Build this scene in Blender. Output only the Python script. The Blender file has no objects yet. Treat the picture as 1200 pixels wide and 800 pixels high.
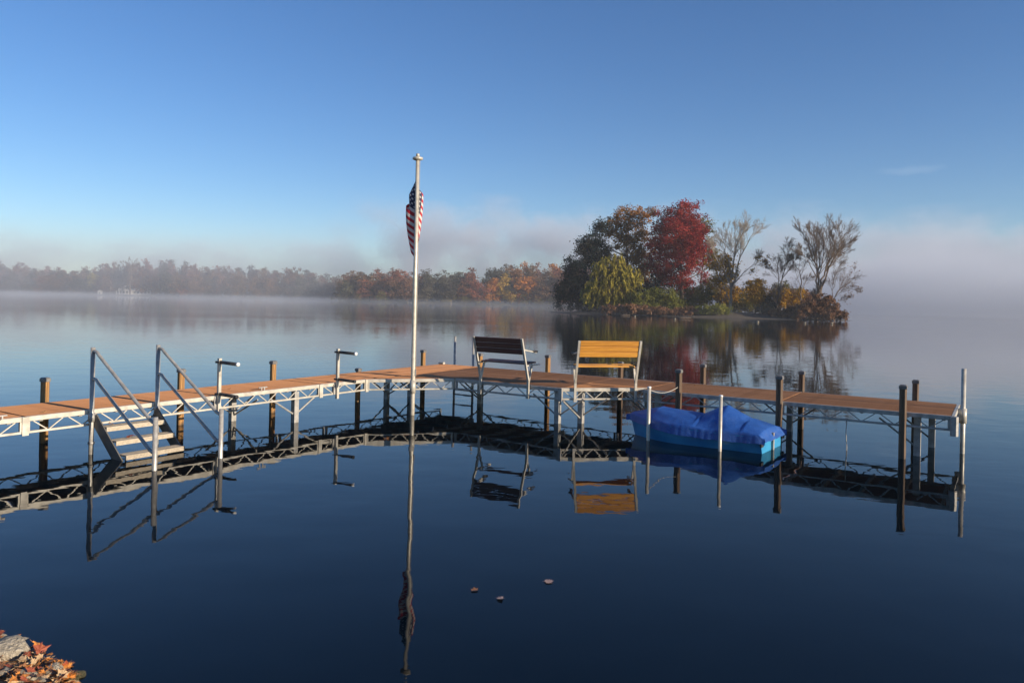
import bpy, math, random
import numpy as np
from mathutils import Vector, Matrix

random.seed(7)
RNG = np.random.default_rng(7)
S = bpy.context.scene
COL = S.collection
PI = math.pi
rad = math.radians

# ------------------------------------------------------------------ camera
FPX, CAMZ, HY, ROLL = 867.0, 2.6, 352.5, rad(1.25)      # photo pixels (1200 x 800)
cam_d = bpy.data.cameras.new('camera')
cam = bpy.data.objects.new('camera', cam_d)
COL.objects.link(cam)
cam_d.sensor_width = 36.0
cam_d.lens = 36.0 * FPX / 1200.0
cam_d.shift_y = -(400 - HY) / 1200.0
cam_d.clip_start, cam_d.clip_end = 0.1, 8000
cam.matrix_world = (Matrix.Translation((0, 0, CAMZ)) @ Matrix.Rotation(rad(90), 4, 'X')
                    @ Matrix.Rotation(ROLL, 4, 'Z'))
S.camera = cam

# ------------------------------------------------------------------ sky, sun
SUN_EL = rad(14.5)
SUN_DIR = Vector((0.86 * math.cos(SUN_EL), -0.51 * math.cos(SUN_EL), math.sin(SUN_EL))).normalized()
world = bpy.data.worlds.new('World')
S.world = world
world.use_nodes = True
wn, wl = world.node_tree.nodes, world.node_tree.links
wn.clear()
sky = wn.new('ShaderNodeTexSky')
sky.sky_type = 'NISHITA'
sky.sun_disc = False
sky.sun_elevation = SUN_EL
sky.sun_rotation = math.atan2(SUN_DIR.x, SUN_DIR.y)
sky.altitude = 200
sky.air_density = 1.0
sky.dust_density = 0.0
sky.ozone_density = 4.0
bg = wn.new('ShaderNodeBackground')
bg.inputs[1].default_value = 0.099
wo = wn.new('ShaderNodeOutputWorld')
hs = wn.new('ShaderNodeHueSaturation'); hs.inputs['Saturation'].default_value = 1.14; hs.inputs['Hue'].default_value = .508
wl.new(sky.outputs[0], hs.inputs['Color']); 
# one faint wisp of cirrus
_r = Vector((465, 867, 164)).normalized(); _e1 = Vector((_r.y, -_r.x, 0)).normalized(); _e2 = _e1.cross(_r)
tcw = wn.new('ShaderNodeTexCoord')
def wdot(v):
    d = wn.new('ShaderNodeVectorMath'); d.operation = 'DOT_PRODUCT'; wl.new(tcw.outputs['Generated'], d.inputs[0]); d.inputs[1].default_value = v; return d.outputs['Value']
def wm(op, a, b=None):
    m = wn.new('ShaderNodeMath'); m.operation = op
    for k, v in enumerate((a, b)):
        if v is None: continue
        if isinstance(v, (int, float)): m.inputs[k].default_value = v
        else: wl.new(v, m.inputs[k])
    return m.outputs[0]
dx_, dz_ = wdot(_e1), wdot(_e2)
nzw = wn.new('ShaderNodeTexNoise'); nzw.inputs['Scale'].default_value = 45; nzw.inputs['Detail'].default_value = 5; wl.new(tcw.outputs['Generated'], nzw.inputs['Vector'])
dz2 = wm('ADD', dz_, wm('MULTIPLY', wm('SUBTRACT', nzw.outputs[0], .5), .016))
el = wm('ADD', wm('POWER', wm('ABSOLUTE', wm('DIVIDE', dx_, .040)), 2.0), wm('POWER', wm('ABSOLUTE', wm('DIVIDE', dz2, .0065)), 2.0))
wisp = wm('MULTIPLY', wm('MAXIMUM', wm('SUBTRACT', 1.0, el), 0.0), wm('MULTIPLY', wm('GREATER_THAN', wdot(_r), 0.0), .075))
cmx = wn.new('ShaderNodeMix'); cmx.data_type = 'RGBA'; wl.new(wisp, cmx.inputs[0]); wl.new(hs.outputs[0], cmx.inputs[6]); cmx.inputs[7].default_value = (6.5, 7, 7.6, 1)
wl.new(cmx.outputs[2], bg.inputs[0])
wl.new(bg.outputs[0], wo.inputs[0])

sun_d = bpy.data.lights.new('sun', 'SUN')
sun_d.energy = 5.0
sun_d.angle = rad(0.53)
sun_d.color = (1.0, 0.85, 0.66)
sun = bpy.data.objects.new('sun', sun_d)
COL.objects.link(sun)
sun.rotation_euler = SUN_DIR.to_track_quat('Z', 'Y').to_euler()
sun.location = (40, -30, 40)

vs = S.view_settings
vs.view_transform, vs.look, vs.exposure, vs.gamma = 'Standard', 'None', 0.58, 1.0
S.cycles.use_denoising = True
S.cycles.max_bounces = 5
S.cycles.transparent_max_bounces = 8
S.cycles.volume_bounces = 1
S.cycles.volume_max_steps = 256
S.cycles.sample_clamp_indirect = 6.0

# ------------------------------------------------------------------ pixel <-> world helpers
RX = Vector((math.cos(ROLL), 0, math.sin(ROLL)))
UX = Vector((-math.sin(ROLL), 0, math.cos(ROLL)))
def ray(x, y): return Vector((0, FPX, 0)) + RX * (x - 600) - UX * (y - HY)
def at(x, y, z):
    d = ray(x, y); return Vector((0, 0, CAMZ)) + d * ((z - CAMZ) / d.z)
def atY(x, y, Y):
    d = ray(x, y); return Vector((0, 0, CAMZ)) + d * (Y / d.y)
def proj(P):
    v = Vector(P) - Vector((0, 0, CAMZ)); return 600 + FPX * v.dot(RX) / v.y, HY - FPX * v.dot(UX) / v.y

# dock frame: O = outer corner, u to the right arm's end, v back to the shore along the left arm
DO = Vector((-1.96, 21.07)); DU = Vector((.834, -.552)).normalized(); DV = Vector((-.552, -.834)).normalized()
def zd(a, b): return .77 - .006 * b + .004 * a
def D(a, b, z=None):
    p = DO + DU * a + DV * b
    return Vector((p.x, p.y, zd(a, b) if z is None else z))
def on_line(x, f, lo, hi):
    """point of the line f(t) (water level) that lies in picture column x"""
    for _ in range(50):
        m = (lo + hi) / 2
        if (proj(f(m))[0] - x) * (proj(f(hi))[0] - x) <= 0: lo = m
        else: hi = m
    return f((lo + hi) / 2)
def z_at(P, y):
    """height at which a vertical through P reaches picture row y"""
    y0 = proj((P.x, P.y, 0))[1]; y1 = proj((P.x, P.y, 1))[1]
    return (y - y0) / (y1 - y0)

# ------------------------------------------------------------------ materials
MATS = {}
def nodes_of(name):
    m = bpy.data.materials.new(name); m.use_nodes = True
    n, l = m.node_tree.nodes, m.node_tree.links
    return m, n, l, n['Principled BSDF']
def noise(n, l, scale, detail=4, rough=.55, vec=None, kind='Object', stretch=None):
    t = n.new('ShaderNodeTexNoise'); t.inputs['Scale'].default_value = scale
    t.inputs['Detail'].default_value = detail; t.inputs['Roughness'].default_value = rough
    if vec is None:
        c = n.new('ShaderNodeTexCoord'); vec = c.outputs[kind]
    if stretch:
        mp = n.new('ShaderNodeMapping'); mp.inputs['Scale'].default_value = stretch
        l.new(vec, mp.inputs[0]); vec = mp.outputs[0]
    l.new(vec, t.inputs['Vector'])
    return t
def ramp(n, l, src, stops):
    r = n.new('ShaderNodeValToRGB'); e = r.color_ramp.elements
    while len(e) < len(stops): e.new(.5)
    for k, (p, c) in enumerate(stops):
        e[k].position = p; e[k].color = (*c, 1) if len(c) == 3 else c
    l.new(src, r.inputs[0]); return r
def math_n(n, l, op, a, b=None, clamp=False):
    m = n.new('ShaderNodeMath'); m.operation = op; m.use_clamp = clamp
    for k, v in enumerate((a, b)):
        if v is None: continue
        if isinstance(v, (int, float)): m.inputs[k].default_value = v
        else: l.new(v, m.inputs[k])
    return m.outputs[0]
def bump(n, l, src, bsdf, strength=.3, dist=.01):
    b = n.new('ShaderNodeBump'); b.inputs['Strength'].default_value = strength
    b.inputs['Distance'].default_value = dist
    l.new(src, b.inputs['Height']); l.new(b.outputs[0], bsdf.inputs['Normal']); return b

def simple(name, c0, c1, scale=8, rough=.6, metal=0., bmp=.15, bd=.004, stretch=None, spec=.5, kind='Object', lo=.35, hi=.65):
    m, n, l, p = nodes_of(name)
    t = noise(n, l, scale, 5, .6, stretch=stretch, kind=kind)
    r = ramp(n, l, t.outputs[0], [(lo, c0), (hi, c1)])
    l.new(r.outputs[0], p.inputs['Base Color'])
    p.inputs['Roughness'].default_value = rough; p.inputs['Metallic'].default_value = metal
    p.inputs['Specular IOR Level'].default_value = spec
    if bmp: bump(n, l, t.outputs[0], p, bmp, bd)
    MATS[name] = m; return m

simple('stringer_metal', (.10, .092, .082), (.17, .158, .14), 9, .55, .2, .1)
simple('aluminium', (.38, .35, .295), (.58, .54, .46), 6, .45, .2, .08)
simple('weathered_shaded_aluminium', (.26, .25, .23), (.44, .42, .39), 9, .5, .2, .1)  # weathered metal; also darkens trusses turned from the sun, shade in the colour
simple('galvanised_pipe', (.30, .28, .25), (.45, .43, .39), 14, .38, .3, .06)
simple('pole_paint', (.42, .385, .32), (.56, .52, .44), 10, .38, .2, .04)
simple('black_rubber', (.012, .012, .013), (.03, .03, .032), 20, .65, 0, .2)
simple('white_plastic', (.70, .69, .66), (.80, .79, .77), 10, .4)
simple('cap_plastic', (.10, .095, .09), (.17, .16, .15), 20, .5)
simple('rope', (.34, .31, .26), (.52, .48, .42), 60, .9)

def post_wood(name, cols):
    m, n, l, p = nodes_of(name)
    t = noise(n, l, 5, 6, .65, stretch=(6, 6, .5))
    r = ramp(n, l, t.outputs[0], [(.3, cols[0]), (.55, cols[1]), (.75, cols[2])])
    # stained by water near the surface: a ragged dark tide mark on each post
    c = n.new('ShaderNodeTexCoord'); sx = n.new('ShaderNodeSeparateXYZ'); l.new(c.outputs['Object'], sx.inputs[0])
    t2 = noise(n, l, 7, 3)
    zz = math_n(n, l, 'ADD', sx.outputs[2], math_n(n, l, 'MULTIPLY', t2.outputs[0], .25))
    mr = n.new('ShaderNodeMapRange'); l.new(zz, mr.inputs[0])
    mr.inputs[1].default_value = .09; mr.inputs[2].default_value = .20
    mx = n.new('ShaderNodeMix'); mx.data_type = 'RGBA'
    l.new(mr.outputs[0], mx.inputs[0]); mx.inputs[6].default_value = (.055, .045, .036, 1); l.new(r.outputs[0], mx.inputs[7])
    l.new(mx.outputs[2], p.inputs['Base Color'])
    p.inputs['Roughness'].default_value = .75
    bump(n, l, t.outputs[0], p, .5, .006)
    MATS[name] = m
post_wood('post_wood', ((.20, .100, .034), (.34, .18, .060), (.42, .24, .09)))
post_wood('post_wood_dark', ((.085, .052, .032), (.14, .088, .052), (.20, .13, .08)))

def deck_mat():
    m, n, l, p = nodes_of('deck_board')
    c = n.new('ShaderNodeTexCoord')
    oi = n.new('ShaderNodeObjectInfo')
    t = noise(n, l, 4, 6, .65, vec=c.outputs['Object'], stretch=(.6, 9, 9))
    f = math_n(n, l, 'ADD', math_n(n, l, 'MULTIPLY', t.outputs[0], .75), math_n(n, l, 'MULTIPLY', oi.outputs['Random'], .28))
    r = ramp(n, l, f, [(.30, (.27, .130, .060)), (.52, (.355, .170, .078)), (.75, (.43, .215, .105))])
    t3 = noise(n, l, 2.5, 5, .7, vec=c.outputs['Object'])
    st = ramp(n, l, t3.outputs[0], [(.52, (1, 1, 1)), (.72, (.66, .64, .62))])
    mx = n.new('ShaderNodeMix'); mx.data_type = 'RGBA'; mx.blend_type = 'MULTIPLY'; mx.inputs[0].default_value = 1
    l.new(r.outputs[0], mx.inputs[6]); l.new(st.outputs[0], mx.inputs[7])
    l.new(mx.outputs[2], p.inputs['Base Color'])
    p.inputs['Roughness'].default_value = .62
    p.inputs['Specular IOR Level'].default_value = .25
    bump(n, l, t.outputs[0], p, .3, .002)
    MATS['deck_board'] = m
deck_mat()

def plank_mat(name, c0, c1, c2):
    m, n, l, p = nodes_of(name)
    t = noise(n, l, 3, 6, .65, stretch=(.7, 10, 10))
    oi = n.new('ShaderNodeObjectInfo')
    f = math_n(n, l, 'ADD', math_n(n, l, 'MULTIPLY', t.outputs[0], .85), math_n(n, l, 'MULTIPLY', oi.outputs['Random'], .15))
    r = ramp(n, l, f, [(.32, c0), (.52, c1), (.72, c2)])
    l.new(r.outputs[0], p.inputs['Base Color']); p.inputs['Roughness'].default_value = .55
    bump(n, l, t.outputs[0], p, .3, .003)
    MATS[name] = m
plank_mat('bench_honey', (.40, .17, .022), (.56, .25, .035), (.66, .34, .06))
plank_mat('bench_shaded', (.070, .028, .022), (.11, .046, .036), (.15, .068, .052))  # shade of the bench turned from the sun, put into its wood colour
plank_mat('tread_wood', (.26, .215, .155), (.38, .32, .235), (.48, .41, .31))

def tarp_mat():
    m, n, l, p = nodes_of('tarpaulin')
    t = noise(n, l, 3.5, 5, .6)
    r = ramp(n, l, t.outputs[0], [(.28, (.014, .068, .27)), (.55, (.024, .098, .36)), (.8, (.05, .135, .40))])
    l.new(r.outputs[0], p.inputs['Base Color'])
    p.inputs['Roughness'].default_value = .42
    t2 = noise(n, l, 5, 5, .62); t2.inputs['Distortion'].default_value = 1.2
    v_ = n.new('ShaderNodeTexVoronoi'); v_.feature = 'DISTANCE_TO_EDGE'; v_.inputs['Scale'].default_value = 3.2
    l.new(t2.outputs['Color'], v_.inputs['Vector'])
    cr_ = ramp(n, l, v_.outputs[0], [(0, (0, 0, 0)), (.12, (1, 1, 1))])
    hh = math_n(n, l, 'ADD', t2.outputs[0], math_n(n, l, 'MULTIPLY', cr_.outputs[0], .22))
    bump(n, l, hh, p, .5, .03)
    MATS['tarpaulin'] = m
tarp_mat()
simple('hull_blue', (.020, .19, .42), (.05, .30, .54), 2, .3, 0, .05)
simple('hull_trim', (.55, .62, .68), (.66, .72, .78), 6, .4)

def water_mat():
    m, n, l, p = nodes_of('water')
    p.inputs['Base Color'].default_value = (.001, .004, .007, 1)
    p.inputs['Specular IOR Level'].default_value = .34
    p.inputs['Roughness'].default_value = .012
    p.inputs['IOR'].default_value = 1.333
    c = n.new('ShaderNodeTexCoord')
    big = noise(n, l, .05, 3, .5, vec=c.outputs['Object'], stretch=(.5, 1, 1))
    patch = ramp(n, l, big.outputs[0], [(.40, (.25, .25, .25)), (.62, (1, 1, 1))])
    n1 = noise(n, l, 1.1, 2, .45, vec=c.outputs['Object'], stretch=(.75, 1, 1))
    n2 = noise(n, l, 5.0, 2, .5, vec=c.outputs['Object'], stretch=(.6, 1, 1))
    # a breath of wind ruffles the open lake beyond the dock
    sx = n.new('ShaderNodeSeparateXYZ'); l.new(c.outputs['Object'], sx.inputs[0])
    mr = n.new('ShaderNodeMapRange'); mr.interpolation_type = 'SMOOTHSTEP'; l.new(sx.outputs[1], mr.inputs[0])
    mr.inputs[1].default_value = 18; mr.inputs[2].default_value = 60
    mr.inputs[3].default_value = 0.0; mr.inputs[4].default_value = 1.0
    far = math_n(n, l, 'MULTIPLY', mr.outputs[0], patch.outputs[0])
    h = math_n(n, l, 'ADD', math_n(n, l, 'MULTIPLY', n1.outputs[0], .010),
               math_n(n, l, 'MULTIPLY', n2.outputs[0], .0011))
    n3 = noise(n, l, 1.6, 3, .55, vec=c.outputs['Object'], stretch=(.5, 1, 1))
    h = math_n(n, l, 'ADD', h, math_n(n, l, 'MULTIPLY', math_n(n, l, 'MULTIPLY', n3.outputs[0], .02), far))
    bump(n, l, h, p, .6, 1.0)
    MATS['water'] = m
water_mat()

def leaf_mat(name, cols, trans=.3, objcol=False):
    """cols: dark, mid, light leaf colours; the mesh attribute 'tint' picks one leaf by leaf"""
    m, n, l, p = nodes_of(name)
    n.remove(p)
    a = n.new('ShaderNodeAttribute'); a.attribute_name = 'tint'
    r = ramp(n, l, a.outputs['Fac'], [(.1, cols[0]), (.5, cols[1]), (.9, cols[2])])
    src = r.outputs[0]
    if objcol:
        oi = n.new('ShaderNodeObjectInfo')
        mx = n.new('ShaderNodeMix'); mx.data_type = 'RGBA'; mx.blend_type = 'MULTIPLY'; mx.inputs[0].default_value = 1
        l.new(src, mx.inputs[6]); l.new(oi.outputs['Color'], mx.inputs[7]); src = mx.outputs[2]
    d = n.new('ShaderNodeBsdfDiffuse'); t = n.new('ShaderNodeBsdfTranslucent'); mix = n.new('ShaderNodeMixShader')
    mix.inputs[0].default_value = trans
    l.new(src, d.inputs[0]); l.new(src, t.inputs[0])
    l.new(d.outputs[0], mix.inputs[1]); l.new(t.outputs[0], mix.inputs[2])
    l.new(mix.outputs[0], n['Material Output'].inputs[0])
    MATS[name] = m
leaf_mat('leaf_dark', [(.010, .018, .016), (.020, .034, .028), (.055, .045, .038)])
leaf_mat('leaf_oak', [(0.084, 0.066, 0.024), (0.288, 0.120, 0.022), (0.432, 0.204, 0.036)])
leaf_mat('leaf_willow', [(0.125, 0.119, 0.025), (0.275, 0.231, 0.037), (0.463, 0.375, 0.062)])
leaf_mat('leaf_red', [(.12, .012, .016), (.30, .032, .030), (.44, .085, .055)])
leaf_mat('leaf_olive', [(0.062, 0.065, 0.020), (0.144, 0.131, 0.037), (0.250, 0.206, 0.060)])
leaf_mat('leaf_green', [(0.075, 0.088, 0.020), (0.188, 0.194, 0.040), (0.312, 0.288, 0.069)])
leaf_mat('leaf_yellow', [(0.176, 0.099, 0.013), (0.374, 0.209, 0.022), (0.506, 0.297, 0.044)])
leaf_mat('leaf_brush', [(0.110, 0.061, 0.035), (0.220, 0.116, 0.066), (0.330, 0.198, 0.116)])
leaf_mat('leaf_grey', [(0.036, 0.043, 0.043), (0.066, 0.074, 0.070), (0.096, 0.102, 0.084)])
leaf_mat('leaf_far', [(.62, .62, .62), (1, 1, 1), (1.45, 1.4, 1.3)], objcol=True)
simple('bark', (.085, .060, .045), (.19, .14, .105), 6, .9, 0, .4, .02, stretch=(4, 4, .6))
simple('bark_pale', (.20, .165, .13), (.36, .31, .25), 4, .85, 0, .3, .02, stretch=(4, 4, .6))
simple('earth', (.045, .032, .02), (.10, .075, .05), 3, .95, 0, .5, .02)
def litter():
    m, n, l, p = nodes_of('leaf_litter')
    c = n.new('ShaderNodeTexCoord'); w_ = noise(n, l, 9, 3, .6, vec=c.outputs['Object'])
    ad = n.new('ShaderNodeMixRGB'); ad.blend_type = 'ADD'; ad.inputs[0].default_value = .12; l.new(c.outputs['Object'], ad.inputs[1]); l.new(w_.outputs['Color'], ad.inputs[2])
    v = n.new('ShaderNodeTexVoronoi'); v.inputs['Scale'].default_value = 15; l.new(ad.outputs[0], v.inputs['Vector'])
    sx = n.new('ShaderNodeSeparateColor'); l.new(v.outputs['Color'], sx.inputs[0])
    r = ramp(n, l, sx.outputs[0], [(.1, (.03, .02, .014)), (.35, (.10, .05, .022)), (.6, (.24, .11, .035)), (.85, (.38, .16, .035)), (1, (.30, .22, .13))])
    l.new(r.outputs[0], p.inputs['Base Color']); p.inputs['Roughness'].default_value = .85
    h = math_n(n, l, 'ADD', math_n(n, l, 'MULTIPLY', sx.outputs[1], .6), math_n(n, l, 'MULTIPLY', v.outputs['Distance'], -1.2)); bump(n, l, h, p, 1.0, .03)
    MATS['leaf_litter'] = m
litter()
simple('far_ground', (.05, .045, .022), (.10, .08, .04), .05, .95, 0, 0)
simple('stone_pale', (.30, .255, .185), (.50, .44, .34), 5, .9, 0, .8, .08)
simple('stone_green', (.10, .09, .035), (.24, .21, .10), 6, .9, 0, 1.0, .2)
simple('stone_grey', (.10, .09, .08), (.22, .20, .17), 9, .85, 0, .5, .01)
simple('house_white', (.66, .63, .58), (.76, .73, .68), 1, .7, 0, 0)
simple('house_roof', (.20, .18, .17), (.30, .27, .25), 1, .8, 0, 0)
simple('house_glass', (.02, .025, .03), (.04, .045, .05), 1, .08, 0, 0)
for nm, a, b_ in (('fallen_orange', (.48, .15, .022), (.62, .25, .05)), ('fallen_brown', (.20, .085, .03), (.34, .15, .06)),
                  ('fallen_red', (.22, .045, .02), (.34, .085, .035)), ('fallen_tan', (.42, .27, .13), (.56, .38, .21)),
                  ('fallen_pale', (.26, .17, .14), (.40, .28, .24))):
    simple(nm, a, b_, 30, .7, 0, .3, .002)

def flag_mat():
    m, n, l, p = nodes_of('flag_cloth')
    uv = n.new('ShaderNodeUVMap'); uv.uv_map = 'uv'
    sx = n.new('ShaderNodeSeparateXYZ'); l.new(uv.outputs[0], sx.inputs[0])
    U, V = sx.outputs[0], sx.outputs[1]
    def M(op, a, b=None): return math_n(n, l, op, a, b)
    par = M('MODULO', M('FLOOR', M('MULTIPLY', V, 13)), 2)        # 0 = red
    canton = M('MULTIPLY', M('LESS_THAN', U, .4), M('GREATER_THAN', V, 6 / 13))
    # stars: 11 columns x 9 rows, every other cell
    su = M('MULTIPLY', U, 12 / .4); sv = M('MULTIPLY', M('SUBTRACT', V, 6 / 13), 10 / (7 / 13))
    cu, cv = M('ROUND', su), M('ROUND', sv)
    du, dv = M('SUBTRACT', su, cu), M('SUBTRACT', sv, cv)
    r2 = M('ADD', M('MULTIPLY', du, du), M('MULTIPLY', dv, dv))
    dot = M('MULTIPLY', M('LESS_THAN', r2, .14), M('LESS_THAN', M('MODULO', M('ADD', cu, cv), 2), .5))
    inr = M('MULTIPLY', M('MULTIPLY', M('GREATER_THAN', cu, .5), M('LESS_THAN', cu, 11.5)),
            M('MULTIPLY', M('GREATER_THAN', cv, .5), M('LESS_THAN', cv, 9.5)))
    dot = M('MULTIPLY', dot, inr)
    def mixc(f, a, b):
        x = n.new('ShaderNodeMix'); x.data_type = 'RGBA'; l.new(f, x.inputs[0])
        for k, v in ((6, a), (7, b)):
            if isinstance(v, tuple): x.inputs[k].default_value = (*v, 1)
            else: l.new(v, x.inputs[k])
        return x.outputs[2]
    c = mixc(par, (.46, .012, .026), (.66, .62, .58))
    c = mixc(canton, c, (.014, .02, .065))
    c = mixc(M('MULTIPLY', canton, dot), c, (.58, .56, .55))
    l.new(c, p.inputs['Base Color']); p.inputs['Roughness'].default_value = .7
    tr = n.new('ShaderNodeBsdfTranslucent'); l.new(c, tr.inputs[0])
    mx = n.new('ShaderNodeMixShader'); mx.inputs[0].default_value = .22
    l.new(p.outputs[0], mx.inputs[1]); l.new(tr.outputs[0], mx.inputs[2]); l.new(mx.outputs[0], n['Material Output'].inputs[0])
    MATS['flag_cloth'] = m
flag_mat()

# ------------------------------------------------------------------ mesh helpers
def np_mesh(name, V, F, attr=None):
    """V (n,3), F list of arrays (m,k)"""
    V = np.asarray(V, np.float32)
    if isinstance(F, np.ndarray): F = [F]
    me = bpy.data.meshes.new(name)
    me.vertices.add(len(V)); me.vertices.foreach_set('co', V.ravel())
    loops = np.concatenate([f.ravel() for f in F]).astype(np.int32)
    sizes = np.concatenate([np.full(len(f), f.shape[1], np.int32) for f in F])
    starts = np.concatenate([[0], np.cumsum(sizes)[:-1]]).astype(np.int32)
    me.loops.add(len(loops)); me.loops.foreach_set('vertex_index', loops)
    me.polygons.add(len(sizes)); me.polygons.foreach_set('loop_start', starts); me.polygons.foreach_set('loop_total', sizes)
    if attr is not None:
        pass
    me.update(calc_edges=True); me.validate()
    if attr is not None:
        at_ = me.attributes.new('tint', 'FLOAT', 'FACE'); me.attributes['tint'].data.foreach_set('value', np.asarray(attr, np.float32))
    return me
def smooth(me, on=True):
    me.polygons.foreach_set('use_smooth', [on] * len(me.polygons)); return me

class MB:
    def __init__(s): s.v, s.f = [], []
    def add(s, vs_, fs_):
        k = len(s.v); s.v += [tuple(p) for p in vs_]; s.f += [tuple(i + k for i in f) for f in fs_]; return s
    def box(s, c, sx, sy, sz, ex=Vector((1, 0, 0)), ey=Vector((0, 1, 0)), ez=Vector((0, 0, 1)), bev=0):
        c = Vector(c); ex, ey, ez = Vector(ex).normalized(), Vector(ey).normalized(), Vector(ez).normalized()
        hx, hy, hz = sx / 2, sy / 2, sz / 2
        if bev:                                        # chamfered along x
            pr = [(hy, hz - bev), (hy - bev, hz), (-hy + bev, hz), (-hy, hz - bev), (-hy, -hz + bev), (-hy + bev, -hz), (hy - bev, -hz), (hy, -hz + bev)]
        else:
            pr = [(hy, hz), (-hy, hz), (-hy, -hz), (hy, -hz)]
        n = len(pr)
        vs_ = [c + ex * (-hx) + ey * p + ez * q for p, q in pr] + [c + ex * hx + ey * p + ez * q for p, q in pr]
        fs_ = [(i, (i + 1) % n, n + (i + 1) % n, n + i) for i in range(n)] + [tuple(range(n))[::-1], tuple(range(n, 2 * n))]
        return s.add(vs_, fs_)
    def beam(s, p, q, w, h, up=Vector((0, 0, 1)), bev=0):
        p, q = Vector(p), Vector(q); ex = (q - p).normalized(); ey = Vector(up).cross(ex).normalized(); ez = ex.cross(ey)
        return s.box((p + q) / 2, (q - p).length, w, h, ex, ey, ez, bev)
    def tube(s, pts, r, n=10, cap=True):
        pts = [Vector(p) for p in pts]; rs = r if isinstance(r, (list, tuple)) else [r] * len(pts)
        k0 = len(s.v); t0 = (pts[1] - pts[0]).normalized()
        ref = Vector((0, 0, 1)) if abs(t0.z) < .9 else Vector((1, 0, 0))
        e1 = t0.cross(ref).normalized()
        for i, p in enumerate(pts):
            t = (pts[min(i + 1, len(pts) - 1)] - pts[max(i - 1, 0)]).normalized()
            e1 = (e1 - t * e1.dot(t)).normalized(); e2 = t.cross(e1)
            for k in range(n):
                a = 2 * PI * k / n; s.v.append(tuple(p + (e1 * math.cos(a) + e2 * math.sin(a)) * rs[i]))
        for i in range(len(pts) - 1):
            for k in range(n):
                a, b = k0 + i * n + k, k0 + i * n + (k + 1) % n
                s.f.append((a, b, b + n, a + n))
        if cap:
            s.f.append(tuple(k0 + k for k in range(n))[::-1]); s.f.append(tuple(k0 + (len(pts) - 1) * n + k for k in range(n)))
        return s
    def mesh(s, name, sm=False):
        me = bpy.data.meshes.new(name); me.from_pydata(s.v, [], s.f); me.update()
        if sm:
            smooth(me)
        return me
    def build(s, name, mat, parent=None, sm=False):
        me = s.mesh(name, sm); me.materials.append(MATS[mat]); return link(name, me, parent)

def link(name, me, parent=None, loc=None):
    o = bpy.data.objects.new(name, me); COL.objects.link(o)
    if parent is not None: put(o, parent)
    if loc is not None: o.location = loc
    return o
def world_of(o):
    w = o.matrix_basis.copy()
    while o.parent is not None:
        w = o.parent.matrix_basis @ o.matrix_parent_inverse @ w if o.matrix_parent_inverse is None else o.parent.matrix_basis @ (o.matrix_parent_inverse @ w)
        o = o.parent
    return w
def put(o, parent):
    """parent o, keeping its own coordinates as world coordinates"""
    o.parent = parent
    # total transform of the parent
    chain = []; q = parent
    M = Matrix.Identity(4)
    while q is not None:
        M = (q.matrix_parent_inverse @ q.matrix_basis if q.parent is not None else q.matrix_basis.copy()) @ M
        q = q.parent
    o.matrix_parent_inverse = M.inverted()
def tag(o, label=None, cat=None, group=None, kind=None):
    if label: o['label'] = label
    if cat: o['category'] = cat
    if group: o['group'] = group
    if kind: o['kind'] = kind
    return o
def thing(name, loc, label, cat, group=None):
    o = bpy.data.objects.new(name, None); COL.objects.link(o); o.location = loc; o.empty_display_size = .2
    return tag(o, label, cat, group)

# ------------------------------------------------------------------ the setting: lake, shores, island ground
def smoothstep(a, b, x):
    t = np.clip((x - a) / (b - a), 0, 1); return t * t * (3 - 2 * t)
def vnoise(x, y, seed=0):
    r = np.random.default_rng(seed); out = 0
    for k in range(4):
        for _ in range(3):
            th = r.uniform(0, 2 * PI); ph = r.uniform(0, 2 * PI); f = 2.0 ** k
            out = out + np.sin((x * np.cos(th) + y * np.sin(th)) * f + ph) / f / 3
    return out
def heightfield(name, xs, ys, fn, mat, kind='structure', sm=True):
    X, Y = np.meshgrid(xs, ys); Z = fn(X, Y)
    V = np.stack([X, Y, Z], -1).reshape(-1, 3); nx, ny = len(xs), len(ys)
    i = np.arange((ny - 1) * nx).reshape(ny - 1, nx)[:, :-1].ravel()
    F = np.stack([i, i + 1, i + 1 + nx, i + nx], 1)
    me = np_mesh(name, V, F); smooth(me, sm); me.materials.append(MATS[mat])
    return tag(link(name, me), kind=kind)

me = bpy.data.meshes.new('lake')
me.from_pydata([(-1000, -60, 0), (1000, -60, 0), (1000, 1300, 0), (-1000, 1300, 0)], [], [(0, 1, 2, 3)])
me.materials.append(MATS['water']); tag(link('lake', me), kind='structure')

# near bank: distance behind the waterline -> height
SH = [(-60, 20), (-14, 10.5), (-6.2, 7.25), (-3.78, 5.50), (-3.3, 5.26), (-2.74, 4.86), (-2.3, 4.62), (0, 4.3), (8, 3.9), (30, 8), (80, 20)]
def shore_y(x): return np.interp(x, [p[0] for p in SH], [p[1] for p in SH])
def bank_z(x, y):
    d = shore_y(x) - y
    z = np.where(d > 0, np.minimum(.07 * smoothstep(0, .10, d) + d * .20, .95 + d * .01), d * .8)
    return np.maximum(z, -1.0) + .012 * vnoise(x * 4, y * 4, 3) * (d > -.3) + .012 * vnoise(x * 19, y * 19, 4) * (d > .02)
xs = np.concatenate([np.linspace(-80, -7, 25)[:-1], np.linspace(-7, 3, 190), np.linspace(3, 80, 25)[1:]])
ys = np.concatenate([np.linspace(-55, 1, 20)[:-1], np.linspace(1, 8, 150), np.linspace(8, 24, 16)[1:]])
heightfield('shore_bank', xs, ys, bank_z, 'leaf_litter')

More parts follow.
